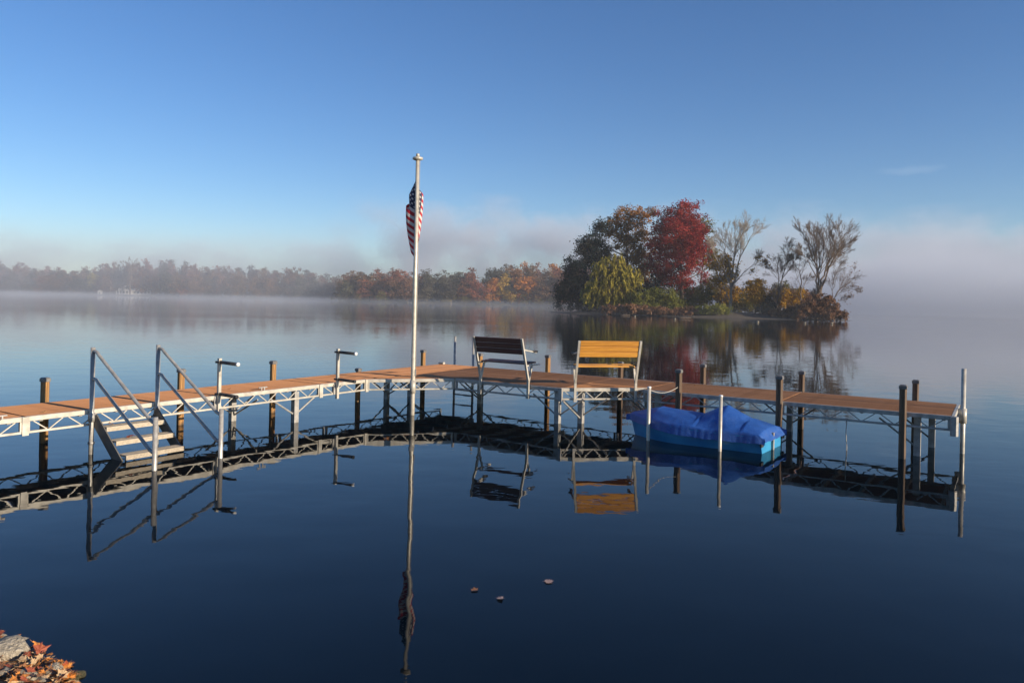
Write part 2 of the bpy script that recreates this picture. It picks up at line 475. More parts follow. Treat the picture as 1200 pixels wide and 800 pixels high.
FS = [(-900, 820), (-500, 640), (-300, 600), (-190, 590), (-128, 575), (-112, 478), (-60, 462), (0, 468), (60, 452), (150, 470), (300, 640), (900, 900)]
def far_y(x): return np.interp(x, [p[0] for p in FS], [p[1] for p in FS])
def far_z(x, y):
    d = y - far_y(x)
    return np.where(d > 0, .7 + 12 * smoothstep(5, 260, d) + .3 * vnoise(x * .05, y * .05, 5), np.maximum(d * .15, -1.2))
heightfield('far_shore', np.linspace(-900, 900, 181), np.linspace(445, 1290, 100), far_z, 'far_ground')

IC = (40.5, 171.0)
def island_z(x, y):
    # long low island, its shore bulging here and there
    u_ = (x - IC[0]) / 29.0; w_ = (y - IC[1] + .42 * (x - IC[0]) ) / 13.3
    r = np.sqrt(u_ ** 2 * .92 + w_ ** 2) + .06 * vnoise(x * .15, y * .15, 9)
    return np.where(r < 1, .12 + 1.0 * smoothstep(0, .6, 1 - r), np.maximum(-(r - 1) * 2.2 + .12, -1.2))
heightfield('island', np.linspace(-5, 85, 120), np.linspace(135, 210, 90), island_z, 'earth')
def ground_island(x, y): return float(island_z(np.array(x), np.array(y)))

# ------------------------------------------------------------------ trees
def tubes_np(P0, P1, R0, R1, n=4):
    P0, P1 = np.asarray(P0, float), np.asarray(P1, float); R0, R1 = np.asarray(R0, float), np.asarray(R1, float)
    t = P1 - P0; t /= np.maximum(np.linalg.norm(t, axis=1, keepdims=True), 1e-9)
    ref = np.where(np.abs(t[:, 2:3]) < .9, [[0, 0, 1.]], [[1., 0, 0]])
    e1 = np.cross(t, ref); e1 /= np.linalg.norm(e1, axis=1, keepdims=True); e2 = np.cross(t, e1)
    ang = np.arange(n) * 2 * PI / n
    ring = e1[:, None, :] * np.cos(ang)[None, :, None] + e2[:, None, :] * np.sin(ang)[None, :, None]
    A = P0[:, None, :] + ring * R0[:, None, None]; B = P1[:, None, :] + ring * R1[:, None, None]
    V = np.concatenate([A, B], 1).reshape(-1, 3); base = np.arange(len(P0))[:, None] * 2 * n
    k = np.arange(n); k2 = (k + 1) % n
    F = np.stack([base + k, base + k2, base + k2 + n, base + k + n], -1).reshape(-1, 4)
    return V, F
def leaves_np(C, size, tint, rng, asp=1.0, updir=None, droop=None):
    n = len(C); a = rng.normal(size=(n, 3)); a /= np.linalg.norm(a, axis=1, keepdims=True)
    if updir is not None: a = a * (1 - updir) + np.array([0, 0, 1.]) * updir; a /= np.linalg.norm(a, axis=1, keepdims=True)
    if droop is not None: a = a * .25 + np.array(droop); a /= np.linalg.norm(a, axis=1, keepdims=True)
    b = rng.normal(size=(n, 3)); b -= a * (a * b).sum(1, keepdims=True); b /= np.linalg.norm(b, axis=1, keepdims=True)
    s = (size * rng.uniform(.6, 1.35, n))[:, None]
    V = np.stack([C - a * s * .5 * asp, C + b * s * .34 + a * s * .08 * asp, C + a * s * .5 * asp, C - b * s * .34 - a * s * .05 * asp], 1).reshape(-1, 3)
    F = np.arange(n * 4).reshape(n, 4)
    return V, F, tint

def crown_points(lobes, nclump, rng, bias=2.4):
    """clump centres through the volume of the lobes (x,y,z,rx,ry,rz)"""
    L = np.asarray(lobes, float); vol = L[:, 3] * L[:, 4] * L[:, 5]; pick = rng.choice(len(L), nclump, p=vol ** .75 / (vol ** .75).sum())
    d = rng.normal(size=(nclump, 3)); d /= np.linalg.norm(d, axis=1, keepdims=True)
    r = rng.uniform(0, 1, nclump) ** (1 / bias)
    return L[pick, :3] + d * r[:, None] * L[pick, 3:], pick

def leafy(name, label, cat, base, lobes, leaf, bark='bark', nclump=150, per=60, clump_r=.9, size=.34, trunk_r=.35, seed=1,
          group=None, updir=None, asp=1.0, lean=None, crown_name='crown', trunk_name='trunk', limbs=True):
    rng = np.random.default_rng(seed); base = np.asarray(base, float); L = np.asarray(lobes, float)
    t = thing(name, tuple(base), label, cat, group)
    C, pick = crown_points(L, nclump, rng)
    C[:, 2] = np.maximum(C[:, 2], base[2] + .25)
    off = rng.normal(size=(nclump, per, 3)) * clump_r * np.array([.5, .5, .36]) * rng.uniform(.6, 1.35, (nclump, 1, 1))
    P = (C[:, None, :] + off).reshape(-1, 3); P[:, 2] = np.maximum(P[:, 2], base[2] + .1)
    ct = rng.uniform(0, 1, nclump); tint = np.clip(np.repeat(ct, per) * .6 + rng.uniform(0, 1, nclump * per) * .4, 0, 1)
    V, F, A = leaves_np(P, size, tint, rng, asp, updir)
    me = np_mesh(crown_name, V, F, A); me.materials.append(MATS[leaf]); put_local(me, crown_name, t)
    # trunk, a limb into every lobe, a branch to every clump
    top = L[:, :3].mean(0); top[2] = base[2] + (L[:, 2].max() - base[2]) * .8
    tp = [base + (top - base) * k + (rng.normal(size=3) * np.array([.25, .25, 0]) * (0 if k in (0,) else 1)) for k in np.linspace(0, 1, 6)]
    tp[0][2] -= .3; tr = trunk_r * np.array([1.25, .95, .8, .62, .45, .25])
    s0, s1, r0, r1 = [], [], [], []
    for k in range(5): s0.append(tp[k]); s1.append(tp[k + 1]); r0.append(tr[k]); r1.append(tr[k + 1])
    tpa = np.array(tp)
    nodes_ = [[p] for p in tpa]
    lp = []
    for li, q in enumerate(L):
        zc = q[2] - .55 * np.hypot(q[0] - base[0], q[1] - base[1]); zc = np.clip(zc, tpa[1][2] if len(L) > 1 else base[2], tpa[-1][2])
        j = np.interp(zc, tpa[:, 2], np.arange(6)); st = tpa[int(j)] + (tpa[min(int(j) + 1, 5)] - tpa[int(j)]) * (j - int(j))
        mid = (st + q[:3]) / 2 + np.array([rng.normal() * .4, rng.normal() * .4, -.06 * np.linalg.norm(q[:3] - st)])
        rr = trunk_r * .42; s0 += [st, mid]; s1 += [mid, q[:3]]; r0 += [rr, rr * .7]; r1 += [rr * .7, rr * .3]
        lp.append(np.array([st + (mid - st) * .6, mid, (mid + q[:3]) / 2, q[:3]]))
    for c, k in zip(C, pick):
        cand = lp[k]; j = np.argmin(np.linalg.norm(cand - c, axis=1) + np.maximum(cand[:, 2] - c[2], 0))
        m = (cand[j] + c) / 2 + rng.normal(size=3) * .25
        rb = max(.03, trunk_r * .12); s0 += [cand[j], m]; s1 += [m, c]; r0 += [rb, rb * .7]; r1 += [rb * .7, rb * .3]
    V, F = tubes_np(s0, s1, r0, r1, 5); me = np_mesh(trunk_name, V, F); smooth(me); me.materials.append(MATS[bark]); put_local(me, trunk_name, t)
    return t
def put_local(me, name, parent):
    """mesh given in world coordinates, stored relative to its thing's base"""
    me.transform(Matrix.Translation(-parent.location)); o = bpy.data.objects.new(name, me); COL.objects.link(o); o.parent = parent; return o

def bare_skeleton(base, limbs, rng, levels=4, kids=(6, 5, 5), up=.25, twig=.028, spread=.75):
    """limbs: list of (polyline, r0, r1); returns segment arrays"""
    s0, s1, r0, r1 = [], [], [], []
    cur = []
    for pl, a, b in limbs:
        pl = np.asarray(pl, float); n = len(pl)
        # refine and wobble
        t = np.linspace(0, n - 1, 4 * (n - 1) + 1); Q = np.stack([np.interp(t, np.arange(n), pl[:, k]) for k in range(3)], 1)
        ln = np.linalg.norm(pl[-1] - pl[0]); Q[1:-1] += rng.normal(size=(len(Q) - 2, 3)) * ln * .012
        R = np.interp(t, [0, n - 1], [a, b])
        for k in range(len(Q) - 1): s0.append(Q[k]); s1.append(Q[k + 1]); r0.append(R[k]); r1.append(R[k + 1])
        cur.append((Q, R, ln))
    lmax = max(q[2] for q in cur)
    for lev, nk_ in enumerate(kids):
        nxt = []
        for Q, R, ln in cur:
            m = len(Q) - 1; nk = max(2, round(nk_ * min(1, 1.25 * ln / lmax))) if lev == 0 else nk_
            for k in range(nk):
                f = rng.uniform(.22, .97) ; j = min(int(f * m), m - 1)
                p = Q[j] + (Q[j + 1] - Q[j]) * (f * m - j); d = Q[j + 1] - Q[j]; d = d / (np.linalg.norm(d) + 1e-9)
                s = rng.normal(size=3); s -= d * (s @ d); s /= np.linalg.norm(s)
                nd = d * rng.uniform(.65, 1) + s * spread * rng.uniform(.5, 1.1) + np.array([0, 0, up]); nd /= np.linalg.norm(nd)
                l2 = ln * rng.uniform(.36, .60) * (1.12 - .60 * f); ns = 3
                if l2 < .5: l2 = .5 * rng.uniform(.7, 1.3)
                pts = [p]; dd = nd.copy()
                for _ in range(ns):
                    dd = dd + rng.normal(size=3) * .10 + np.array([0, 0, up * .22]); dd /= np.linalg.norm(dd); pts.append(pts[-1] + dd * l2 / ns)
                pts = np.array(pts); ra = max(twig, R[j] * (.5 if lev == 0 else .42)); rb = max(twig * .6, ra * .35); RR = np.linspace(ra, rb, ns + 1)
                for q in range(ns): s0.append(pts[q]); s1.append(pts[q + 1]); r0.append(RR[q]); r1.append(RR[q + 1])
                nxt.append((pts, RR, l2))
        cur = nxt
    tips = np.array([q[0][-1] for q in cur])
    return s0, s1, r0, r1, tips
def bare(name, label, base, limbs, seed, kids=(6, 5, 5), up=.25, twig=.03, spread=.75, bark='bark', group=None, leaf=None, nleaf=0, leaf_size=.3, zmax=None, cat='tree'):
    rng = np.random.default_rng(seed); t = thing(name, tuple(base), label, cat, group)
    limbs = [(pl_, a_ * .8, b_ * .8) for pl_, a_, b_ in limbs]
    s0, s1, r0, r1, tips = bare_skeleton(base, limbs, rng, 4, kids, up, twig, spread)
    s0, s1, r0, r1 = map(np.array, (s0, s1, r0, r1)); thick = r0 > max(.075, twig * 1.1)
    nl = 8 * 0 + int(thick.sum())
    V, F = tubes_np(s0[thick], s1[thick], r0[thick], r1[thick], 6); me = np_mesh('trunk', V, F); smooth(me); me.materials.append(MATS[bark]); put_local(me, 'trunk', t)
    V, F = tubes_np(s0[~thick], s1[~thick], r0[~thick], r1[~thick], 3); me = np_mesh('crown', V, F); me.materials.append(MATS[bark]); put_local(me, 'crown', t)
    if leaf:
        k = rng.choice(len(tips), nleaf); P = tips[k] + rng.normal(size=(nleaf, 3)) * .35
        if zmax is not None: P = P[P[:, 2] < zmax]
        assert len(P) > 0
        V, F, A = leaves_np(P, leaf_size, rng.uniform(0, 1, len(P)), rng); me = np_mesh('leaves', V, F, A); me.materials.append(MATS[leaf]); put_local(me, 'leaves', t)
    return t

def IB(px, Y):
    """base on the island under picture column px at depth Y"""
    p = atY(px, 370, Y); z = ground_island(p.x, p.y); return np.array([p.x, p.y, max(z, .05)])
def PL(Y, *rows, dy=.8):
    """ellipsoid lobes from outlines measured in picture pixels at depth Y"""
    out = []
    for r in rows:
        px, py, rx, rz = r[:4]; dY = r[4] if len(r) > 4 else 0
        p = atY(px, py, Y + dY); k = (Y + dY) / FPX; out.append((p.x, p.y, p.z, rx * k, rx * k * dy, rz * k))
    return out
def PP(Y, *pts): return [tuple(atY(p[0], p[1], Y + (p[2] if len(p) > 2 else 0))) for p in pts]

leafy('broadleaf_tree', 'dark blue-green tree sweeping down to the water at the willow end of the island', 'tree', IB(693, 186),
      PL(186, (703, 270, 9, 14), (690, 292, 17, 18), (702, 300, 16, 26), (677, 315, 17, 17), (668, 338, 18, 16), (663, 352, 14, 11), (684, 342, 20, 22), (705, 335, 14, 26), (657, 330, 6, 8)),
      'leaf_dark', nclump=430, per=70, clump_r=1.35, size=.40, trunk_r=.42, seed=11)
leafy('oak_tree', 'tall brown and orange oak behind the yellow willow', 'tree', IB(738, 190),
      PL(190, (740, 254, 22, 14), (722, 270, 18, 18), (750, 276, 22, 22), (708, 283, 13, 13), (733, 300, 26, 24), (715, 305, 14, 16), (758, 250, 12, 10), (738, 325, 26, 18), (758, 312, 18, 24), (722, 262, 14, 14)),
      'leaf_oak', nclump=330, per=70, clump_r=1.25, size=.40, trunk_r=.5, seed=12)
leafy('broadleaf_tree', 'olive green tree showing from behind the red maple', 'tree', IB(822, 196),
      PL(196, (826, 268, 11, 16), (815, 290, 16, 24), (833, 300, 9, 18)), 'leaf_olive', nclump=110, per=55, clump_r=1.2, size=.42, trunk_r=.3, seed=13)
leafy('maple_tree', 'large crimson red maple at the middle of the island', 'tree', IB(797, 180),
      PL(180, (798, 254, 26, 15), (776, 264, 17, 17), (818, 264, 16, 18), (796, 280, 36, 32), (796, 276, 32, 20), (776, 292, 22, 18), (815, 292, 21, 20), (790, 310, 28, 18), (824, 318, 10, 13), (768, 315, 12, 12), (803, 332, 12, 11), (812, 342, 7, 7), (786, 326, 22, 12), (772, 330, 12, 12), (840, 275, 4, 12), (806, 240, 14, 6)),
      'leaf_red', nclump=560, per=75, clump_r=1.25, size=.36, trunk_r=.5, seed=14)

def willow():
    rng = np.random.default_rng(21); Y = 172; base = IB(722, Y); t = thing('willow_tree', tuple(base), 'yellow-green weeping willow with hanging strands on the island', 'tree')
    L = PL(Y, (714, 314, 22, 15), (733, 322, 20, 13), (700, 330, 16, 13), (722, 304, 10, 10), (722, 335, 22, 14), (712, 346, 19, 12), (735, 348, 14, 12), (695, 342, 14, 12))
    C, pick = crown_points(L, 620, rng, 2.6)
    P, T = [], []
    s0, s1, r0, r1 = [], [], [], []
    for c in C:
        ln = rng.uniform(.8, 2.8); n = int(ln * 17); k = rng.uniform(0, 1, n); out = (c - np.array([base[0], base[1], c[2]])); out /= np.linalg.norm(out) + 1e-6
        p = c + np.outer(k, [0, 0, -ln]) + np.outer(np.sin(k * 1.5) * .5, out) + rng.normal(size=(n, 3)) * [.13, .13, .1]
        p = p[p[:, 2] > base[2] + .15]; P.append(p); T.append(np.full(len(p), rng.uniform(0, 1)) * .6 + rng.uniform(0, .4, len(p)))
        e = c + out * .5 - np.array([0, 0, ln * .9]); e[2] = max(e[2], base[2] + .2); s0.append(c); s1.append(e); r0.append(.03); r1.append(.012)
    P = np.concatenate(P); T = np.concatenate(T)
    V, F, A = leaves_np(P, .34, T, rng, 1.5, droop=(0, 0, -1)); me = np_mesh('crown', V, F, A); me.materials.append(MATS['leaf_willow']); put_local(me, 'crown', t)
    top = np.array(L[0][:3]); b0 = base.copy(); b0[2] -= .3; m = (b0 + top) / 2 + np.array([.5, 0, -.8])
    s0 += [b0, m]; s1 += [m, top]; r0 += [.42, .32]; r1 += [.32, .15]
    for q in L:
        q = np.array(q[:3]); s0.append(m); s1.append(q); r0.append(.17); r1.append(.06)
        for j in rng.choice(len(C), 12): s0.append(q); s1.append(C[j]); r0.append(.05); r1.append(.025)
    V, F = tubes_np(s0, s1, r0, r1, 5); me = np_mesh('trunk', V, F); smooth(me); me.materials.append(MATS['bark']); put_local(me, 'trunk', t)
willow()

# half-bare tree with yellow leaves left in its lower crown
Y0 = 166
bare('half_bare_tree', 'tall half-bare tree with ochre leaves low in its crown, right of the red maple', IB(856, Y0),
     [(PP(Y0, (856, 371), (857, 345), (858, 318)), .42, .27), (PP(Y0, (858, 336), (868, 300, 1), (884, 272, 2)), .24, .07),
      (PP(Y0, (858, 320), (862, 290, -1), (876, 262, -2)), .22, .06), (PP(Y0, (858, 322), (850, 295, 1), (846, 272, 2)), .2, .05),
      (PP(Y0, (858, 318), (862, 285, 2), (862, 264, 3)), .2, .05), (PP(Y0, (857, 330), (840, 305, -2), (834, 285, -3)), .2, .05),
      (PP(Y0, (858, 335), (876, 315, -2), (892, 303, -3)), .15, .04), (PP(Y0, (857, 340), (843, 325), (834, 312)), .13, .04)],
     31, (11, 9, 8), .14, .016, .60, 'bark_pale', leaf='leaf_yellow', nleaf=2600, leaf_size=.5, zmax=atY(850, 300, Y0).z)
leafy('broadleaf_tree', 'ochre leafy tree between the red maple and the half-bare tree', 'tree', IB(843, 170),
      PL(170, (842, 312, 12, 11), (852, 306, 11, 9), (850, 330, 10, 9), (838, 330, 10, 12), (862, 343, 12, 9), (848, 345, 12, 9)), 'leaf_yellow',
      nclump=85, per=50, clump_r=1.2, size=.4, trunk_r=.2, seed=32)
leafy('small_tree', 'small bright orange-yellow tree beside the pale trunk on the island', 'tree', IB(884, 162),
      PL(162, (884, 334, 10, 9), (890, 343, 11, 10), (879, 344, 9, 10), (885, 352, 9, 8)), 'leaf_yellow', nclump=85, per=55, clump_r=.95, size=.34, trunk_r=.16, seed=33)
leafy('small_tree', 'small yellow-green tree between the slender bare trees', 'tree', IB(925, 163),
      PL(163, (920, 345, 9, 9), (932, 352, 10, 9), (915, 355, 8, 8), (938, 345, 6, 7)), 'leaf_yellow', nclump=60, per=45, clump_r=.95, size=.32, trunk_r=.14, seed=34)
leafy('broadleaf_tree', 'olive tree crown filling in behind the slender bare trees', 'tree', IB(925, 172),
      PL(172, (918, 342, 12, 12), (935, 348, 11, 11), (908, 352, 9, 10)), 'leaf_olive', nclump=75, per=45, clump_r=1.1, size=.36, trunk_r=.18, seed=35)
bare('bare_tree', 'slender bare tree leaning to the tall vase-shaped tree', IB(910, 160),
     [(PP(160, (910, 371), (911, 352), (913, 338)), .26, .2), (PP(160, (913, 340), (919, 318), (922, 300)), .17, .05),
      (PP(160, (913, 338), (912, 318, 1), (909, 300, 1)), .13, .04), (PP(160, (916, 328), (926, 314), (934, 300, -1)), .12, .04), (PP(160, (919, 318), (924, 300), (923, 286)), .1, .03),
      (PP(160, (915, 330), (905, 320, 1), (899, 311, 1)), .08, .03)],
     41, (11, 9, 7), .12, .015, .66)
bare('bare_tree', 'crooked low bare tree between the slender and the vase-shaped bare trees', IB(939, 159),
     [(PP(159, (939, 371), (939, 345), (939, 325), (935, 315)), .17, .1), (PP(159, (935, 316), (929, 306, 1), (926, 303, 1)), .08, .04), (PP(159, (939, 322), (944, 308), (950, 303)), .08, .03),
      (PP(159, (940, 340), (945, 328), (950, 322)), .09, .04), (PP(159, (936, 315), (938, 304), (938, 300)), .07, .03)], 42, (10, 8, 7), .06, .014, .8)
Y1 = 156
bare('bare_tree', 'tall vase-shaped bare tree rising from the reddish brush', IB(958, Y1),
     [(PP(Y1, (957, 374), (958, 355), (959, 335)), .5, .36), (PP(Y1, (959, 345), (957, 315), (948, 290, 1), (941, 274, 2)), .24, .05), (PP(Y1, (959, 335), (960, 300), (957, 272)), .26, .05),
      (PP(Y1, (960, 345), (968, 315), (973, 290), (972, 271)), .26, .05), (PP(Y1, (961, 345), (972, 312, -1), (985, 288, -2), (990, 274, -2)), .24, .05),
      (PP(Y1, (968, 318), (982, 302, 1), (998, 287, 2)), .16, .04), (PP(Y1, (959, 330), (964, 300, 2), (965, 270, 3)), .18, .05), (PP(Y1, (957, 325), (948, 308, -2), (939, 296, -3)), .14, .04),
      (PP(Y1, (958, 320), (952, 292, -1), (949, 271, -1)), .16, .04), (PP(Y1, (966, 320), (978, 295), (981, 271)), .17, .04)],
     43, (13, 9, 8), .15, .016, .48)
bare('bare_tree', 'thin bare tree arching out over the water at the island tip', IB(969, 153),
     [(PP(153, (969, 374), (974, 355), (982, 342), (995, 329), (1005, 321)), .17, .04), (PP(153, (971, 366), (976, 345), (979, 325), (983, 312)), .12, .03), (PP(153, (984, 340), (995, 338), (1003, 340)), .06, .03),
      (PP(153, (974, 355), (984, 352), (993, 350)), .06, .03)], 44, (10, 8, 7), .08, .014, .7, leaf='leaf_brush', nleaf=260, leaf_size=.3)

def bush(label, px, Y, lobes, leaf, seed, n=60, per=45, cr=.8, size=.3, asp=1., group=None, name='bush', updir=None):
    leafy(name, label, 'bush', IB(px, Y), PL(Y, *lobes), leaf, nclump=n, per=per, clump_r=cr, size=size, asp=asp, trunk_r=.1, seed=seed, group=group, crown_name='foliage', trunk_name='stems', updir=updir)
bush('rounded green bush at the foot of the willow', 757, 168, [(757, 352, 14, 13), (748, 358, 10, 9), (766, 345, 10, 10)], 'leaf_green', 51, 90)
bush('green bush under the red maple', 781, 167, [(780, 350, 14, 12), (790, 357, 12, 9), (772, 358, 10, 8)], 'leaf_green', 52, 90)
bush('dark olive bush under the right half of the red maple', 812, 170, [(812, 352, 18, 15), (826, 345, 12, 14), (800, 358, 12, 9)], 'leaf_olive', 53, 120)
bush('low yellow-green bush left of the pale trunk', 838, 160, [(838, 363, 16, 7), (826, 364, 12, 6), (850, 364, 8, 6)], 'leaf_green', 54, 90, cr=.7)
bush('brown twiggy brush along the water below the willow', 735, 165, [(735, 362, 18, 6), (752, 364, 14, 6), (715, 362, 12, 6)], 'leaf_brush', 55, 100, asp=2.0, size=.3, cr=.6)
bush('brown twiggy brush along the water below the green bushes', 790, 162, [(785, 366, 16, 5), (806, 366, 18, 6), (770, 365, 12, 5)], 'leaf_brush', 56, 110, asp=2.0, size=.3, cr=.6)
bush('grey-blue bush between the orange tree and the slender bare tree', 903, 161, [(902, 356, 8, 13), (895, 362, 8, 8), (909, 362, 7, 8)], 'leaf_grey', 57, 70)
bush('dark undergrowth behind the pale trunk', 868, 172, [(868, 355, 16, 12), (885, 360, 12, 9), (855, 357, 12, 10)], 'leaf_olive', 58, 100)
bush('reddish brush around the foot of the slender bare tree', 918, 157, [(915, 367, 12, 6), (930, 366, 12, 7)], 'leaf_brush', 59, 80, asp=2.2, size=.3, cr=.6)
bush('tall reddish brush around the vase-shaped tree', 957, 153, [(950, 362, 16, 11), (966, 358, 15, 13), (938, 367, 10, 7)], 'leaf_brush', 60, 170, asp=2.2, size=.3, cr=.7)
bush('reddish brush at the very tip of the island', 980, 151, [(978, 367, 11, 8), (987, 369, 7, 5), (970, 369, 10, 5)], 'leaf_brush', 61, 80, asp=2.2, size=.3, cr=.6)
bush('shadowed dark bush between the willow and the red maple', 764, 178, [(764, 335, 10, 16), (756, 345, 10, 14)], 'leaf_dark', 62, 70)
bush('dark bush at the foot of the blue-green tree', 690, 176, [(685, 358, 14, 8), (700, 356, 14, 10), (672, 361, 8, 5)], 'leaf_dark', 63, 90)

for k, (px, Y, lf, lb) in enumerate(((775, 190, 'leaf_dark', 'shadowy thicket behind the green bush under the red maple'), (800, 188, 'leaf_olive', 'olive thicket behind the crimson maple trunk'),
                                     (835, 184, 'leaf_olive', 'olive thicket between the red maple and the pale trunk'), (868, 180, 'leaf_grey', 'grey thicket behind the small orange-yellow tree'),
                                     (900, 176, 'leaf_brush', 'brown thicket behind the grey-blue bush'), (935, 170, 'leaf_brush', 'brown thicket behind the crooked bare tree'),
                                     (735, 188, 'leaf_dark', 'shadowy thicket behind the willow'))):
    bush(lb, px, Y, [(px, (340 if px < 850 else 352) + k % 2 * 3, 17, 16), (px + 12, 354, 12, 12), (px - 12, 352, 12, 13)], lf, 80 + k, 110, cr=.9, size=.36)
# a few pale stones and a driftwood log along the island shore
def stone_mesh(name, seed, flat=.6, sub=2, rough=.16):
    import bmesh
    bm = bmesh.new(); bmesh.ops.create_icosphere(bm, subdivisions=sub, radius=1); r = np.random.default_rng(seed)
    dirs = r.normal(size=(16, 3)); dirs /= np.linalg.norm(dirs, axis=1, keepdims=True); cut = r.uniform(.55, .9, 16)
    for v in bm.verts:
        p = np.array(v.co)
        for d, c in zip(dirs, cut):
            k = p @ d
            if k > c: p = p - d * (k - c) * .96
        p *= 1 + rough * .3 * float(vnoise(p[0] * 3 + seed, p[1] * 3 + p[2] * 2, seed)); v.co = (p[0], p[1] * .85, p[2] * flat)
    me = bpy.data.meshes.new(name); bm.to_mesh(me); bm.free(); smooth(me); return me
ist = stone_mesh('stone', 3)
ist.materials.append(MATS['stone_pale'])
for k, (px, py, s) in enumerate(((744, 370.3, .45), (791, 373.5, .5), (888, 377, .5), (943, 378.2, .45), (975, 378.6, .5))):
    p = at(px, py, 0.1); p.y += 0; o = link('stone', ist); o.location = (p.x, p.y, .12); s *= .6; o.scale = (s, s * .8, s * .7); o.rotation_euler = (0, 0, k * 1.7)
    tag(o, 'small pale stone in the shallows along the island shore', 'stone', 'stones along the island shore')
for px, py, w, lb in ((733, 369.2, 1.1, 'thin driftwood log lying along the island shore below the willow'), (803, 372.8, 1.2, 'thin driftwood log lying along the island shore below the green bushes')):
    p = at(px, py, 0.1); m = MB().tube([(-w, 0, 0), (-w * .3, .1, .06), (w * .4, -.05, .03), (w, .1, .1)], [.07, .09, .07, .03], 7)
    m.tube([(w * .1, 0, .08), (w * .35, .1, .45)], [.06, .02], 5)
    o = m.build('driftwood_log', 'bark', sm=True); o.location = (p.x, p.y + .6, .08); tag(o, lb, 'log')

# far shore: individual trees, a few crown shapes, each tree with its own colour
def far_template(seed, n=26, per=60):
    rng = np.random.default_rng(seed); h = 18.0
    L = [(rng.normal() * 1.2, rng.normal() * 1.2, 13.5, 3.6, 3.6, 4.2), (rng.normal() * 2, rng.normal() * 2, 9.5, 4.8, 4.8, 4.0), (rng.normal() * 2.6, rng.normal() * 2, 6.0, 4.8, 4.8, 3.6), (rng.normal() * 2, -1.5, 3.4, 4.6, 4.6, 2.6), (rng.uniform(-3, 3), 0, 11.5, 3.4, 3.4, 3.4)]
    C, pick = crown_points(L, 105, rng); per = 26
    P = (C[:, None, :] + rng.normal(size=(105, per, 3)) * [.75, .75, .55]).reshape(-1, 3)
    ct = rng.uniform(0, 1, 105); tint = np.clip(np.repeat(ct, per) * .65 + rng.uniform(0, .35, len(P)), 0, 1)
    V, F, A = leaves_np(P, .85, tint, rng); crown = np_mesh('crown', V, F, A); crown.materials.append(MATS['leaf_far'])
    s0 = [(0, 0, -1), (0, 0, 5)] + [(0, 0, 4)] * 5; s1 = [(0, 0, 5), (L[0][0], L[0][1], 13)] + [q[:3] for q in L]
    V, F = tubes_np(s0, s1, [.4, .3] + [.18] * 5, [.3, .12] + [.06] * 5, 5); tr = np_mesh('trunk', V, F); tr.materials.append(MATS['bark'])
    return crown, tr
FT = [far_template(100 + k) for k in range(6)]
KIND = {  # colour, label
    'rust': ((.25, .105, .060), 'rust-red tree in the misty wood along the far shore'),
    'brown': ((.20, .115, .065), 'dull brown tree in the misty wood along the far shore'),
    'grey': ((.095, .088, .060), 'dark grey-green tree in the misty wood along the far shore'),
    'orange': ((.46, .19, .035), 'bright orange tree in the wood behind the two benches, left of the island'),
    'gold': ((.48, .30, .05), 'golden yellow tree in the wood behind the two benches, left of the island'),
    'olive': ((.22, .175, .06), 'pale olive shrub at the foot of the far wood')}
def far_tree(x, y, h, w, kind, k, row=0):
    c, lab = KIND[kind]; px_ = proj((x, y, 3))[0]
    if kind in ('rust', 'brown', 'grey'):
        zone = ('beyond the little white hut' if px_ < 112 else 'by the white house' if px_ < 184 else 'between the white house and the wooded point' if px_ < 383
                else 'on the wooded point by the flagpole' if px_ < 500 else 'on the wooded point by the benches' if px_ < 602 else 'next to the island')
        col_ = {'rust': 'rust-red', 'brown': 'dull brown', 'grey': 'dark grey-green'}[kind]
        lab = col_ + (' waterside' if row == 0 else ' rear') + ' tree of the far shore, ' + zone; kind = kind + (' front ' if row == 0 else ' rear ') + zone
    z = float(far_z(np.array(x), np.array(y)))
    t = thing('autumn_tree', (x, y, z - .2), lab, 'tree', 'trees along the far shore, ' + kind)
    t.rotation_euler = (0, 0, random.uniform(0, 6.28)); t.scale = (w / 11, w / 11, h / 17.5)
    cr, tr = FT[k % 6]; j = random.uniform(.8, 1.2)
    o = bpy.data.objects.new('crown', cr); COL.objects.link(o); o.parent = t; o.color = (c[0] * j, c[1] * j * random.uniform(.9, 1.1), c[2] * j, 1)
    o = bpy.data.objects.new('trunk', tr); COL.objects.link(o); o.parent = t
    return t
def top_row(px): return np.interp(px, [0, 40, 100, 130, 200, 240, 300, 370, 384, 410, 450, 480, 530, 555, 590, 650, 800], [303, 311, 313, 307, 303, 309, 311, 313, 321, 318, 312, 314, 316, 312, 306, 306, 310])
cnt = 0
for row, (dd, step, hf) in enumerate(((3, 8.5, .72), (13, 9.0, .92), (27, 10.5, 1.0))):
    x = -470.0
    while x < 110:
        X = x + random.uniform(-2.5, 2.5); x += step * random.uniform(.85, 1.2)
        Yt = float(far_y(X)) + dd + random.uniform(-2, 3)
        px = proj((X, Yt, 3))[0]
        if px < -12 or px > 735: continue
        if 134 < px < 181 and row == 0: continue          # the lawn in front of the house
        zt = atY(px, float(top_row(px)), Yt).z; zb = float(far_z(np.array(X), np.array(Yt)))
        h = max(8, (zt - zb) * hf * random.uniform(.92, 1.02))
        r = random.random()
        if row == 0 and 561 < px < 580: kind = 'orange'
        elif row == 0 and 583 < px < 602: kind = 'gold'
        elif px > 602: kind = 'rust' if r < .55 else ('orange' if r < .75 else 'brown')
        elif 540 < px < 561: kind = 'rust'
        elif 425 < px < 475: kind = 'rust' if r < .6 else 'brown'
        elif 500 < px < 540: kind = 'grey'
        elif px < 380: kind = 'brown' if r < .45 else ('grey' if r < .78 else 'rust')
        else: kind = 'grey' if r < .4 else 'brown'
        far_tree(X, Yt, h, random.uniform(11, 15), kind, cnt, row); cnt += 1
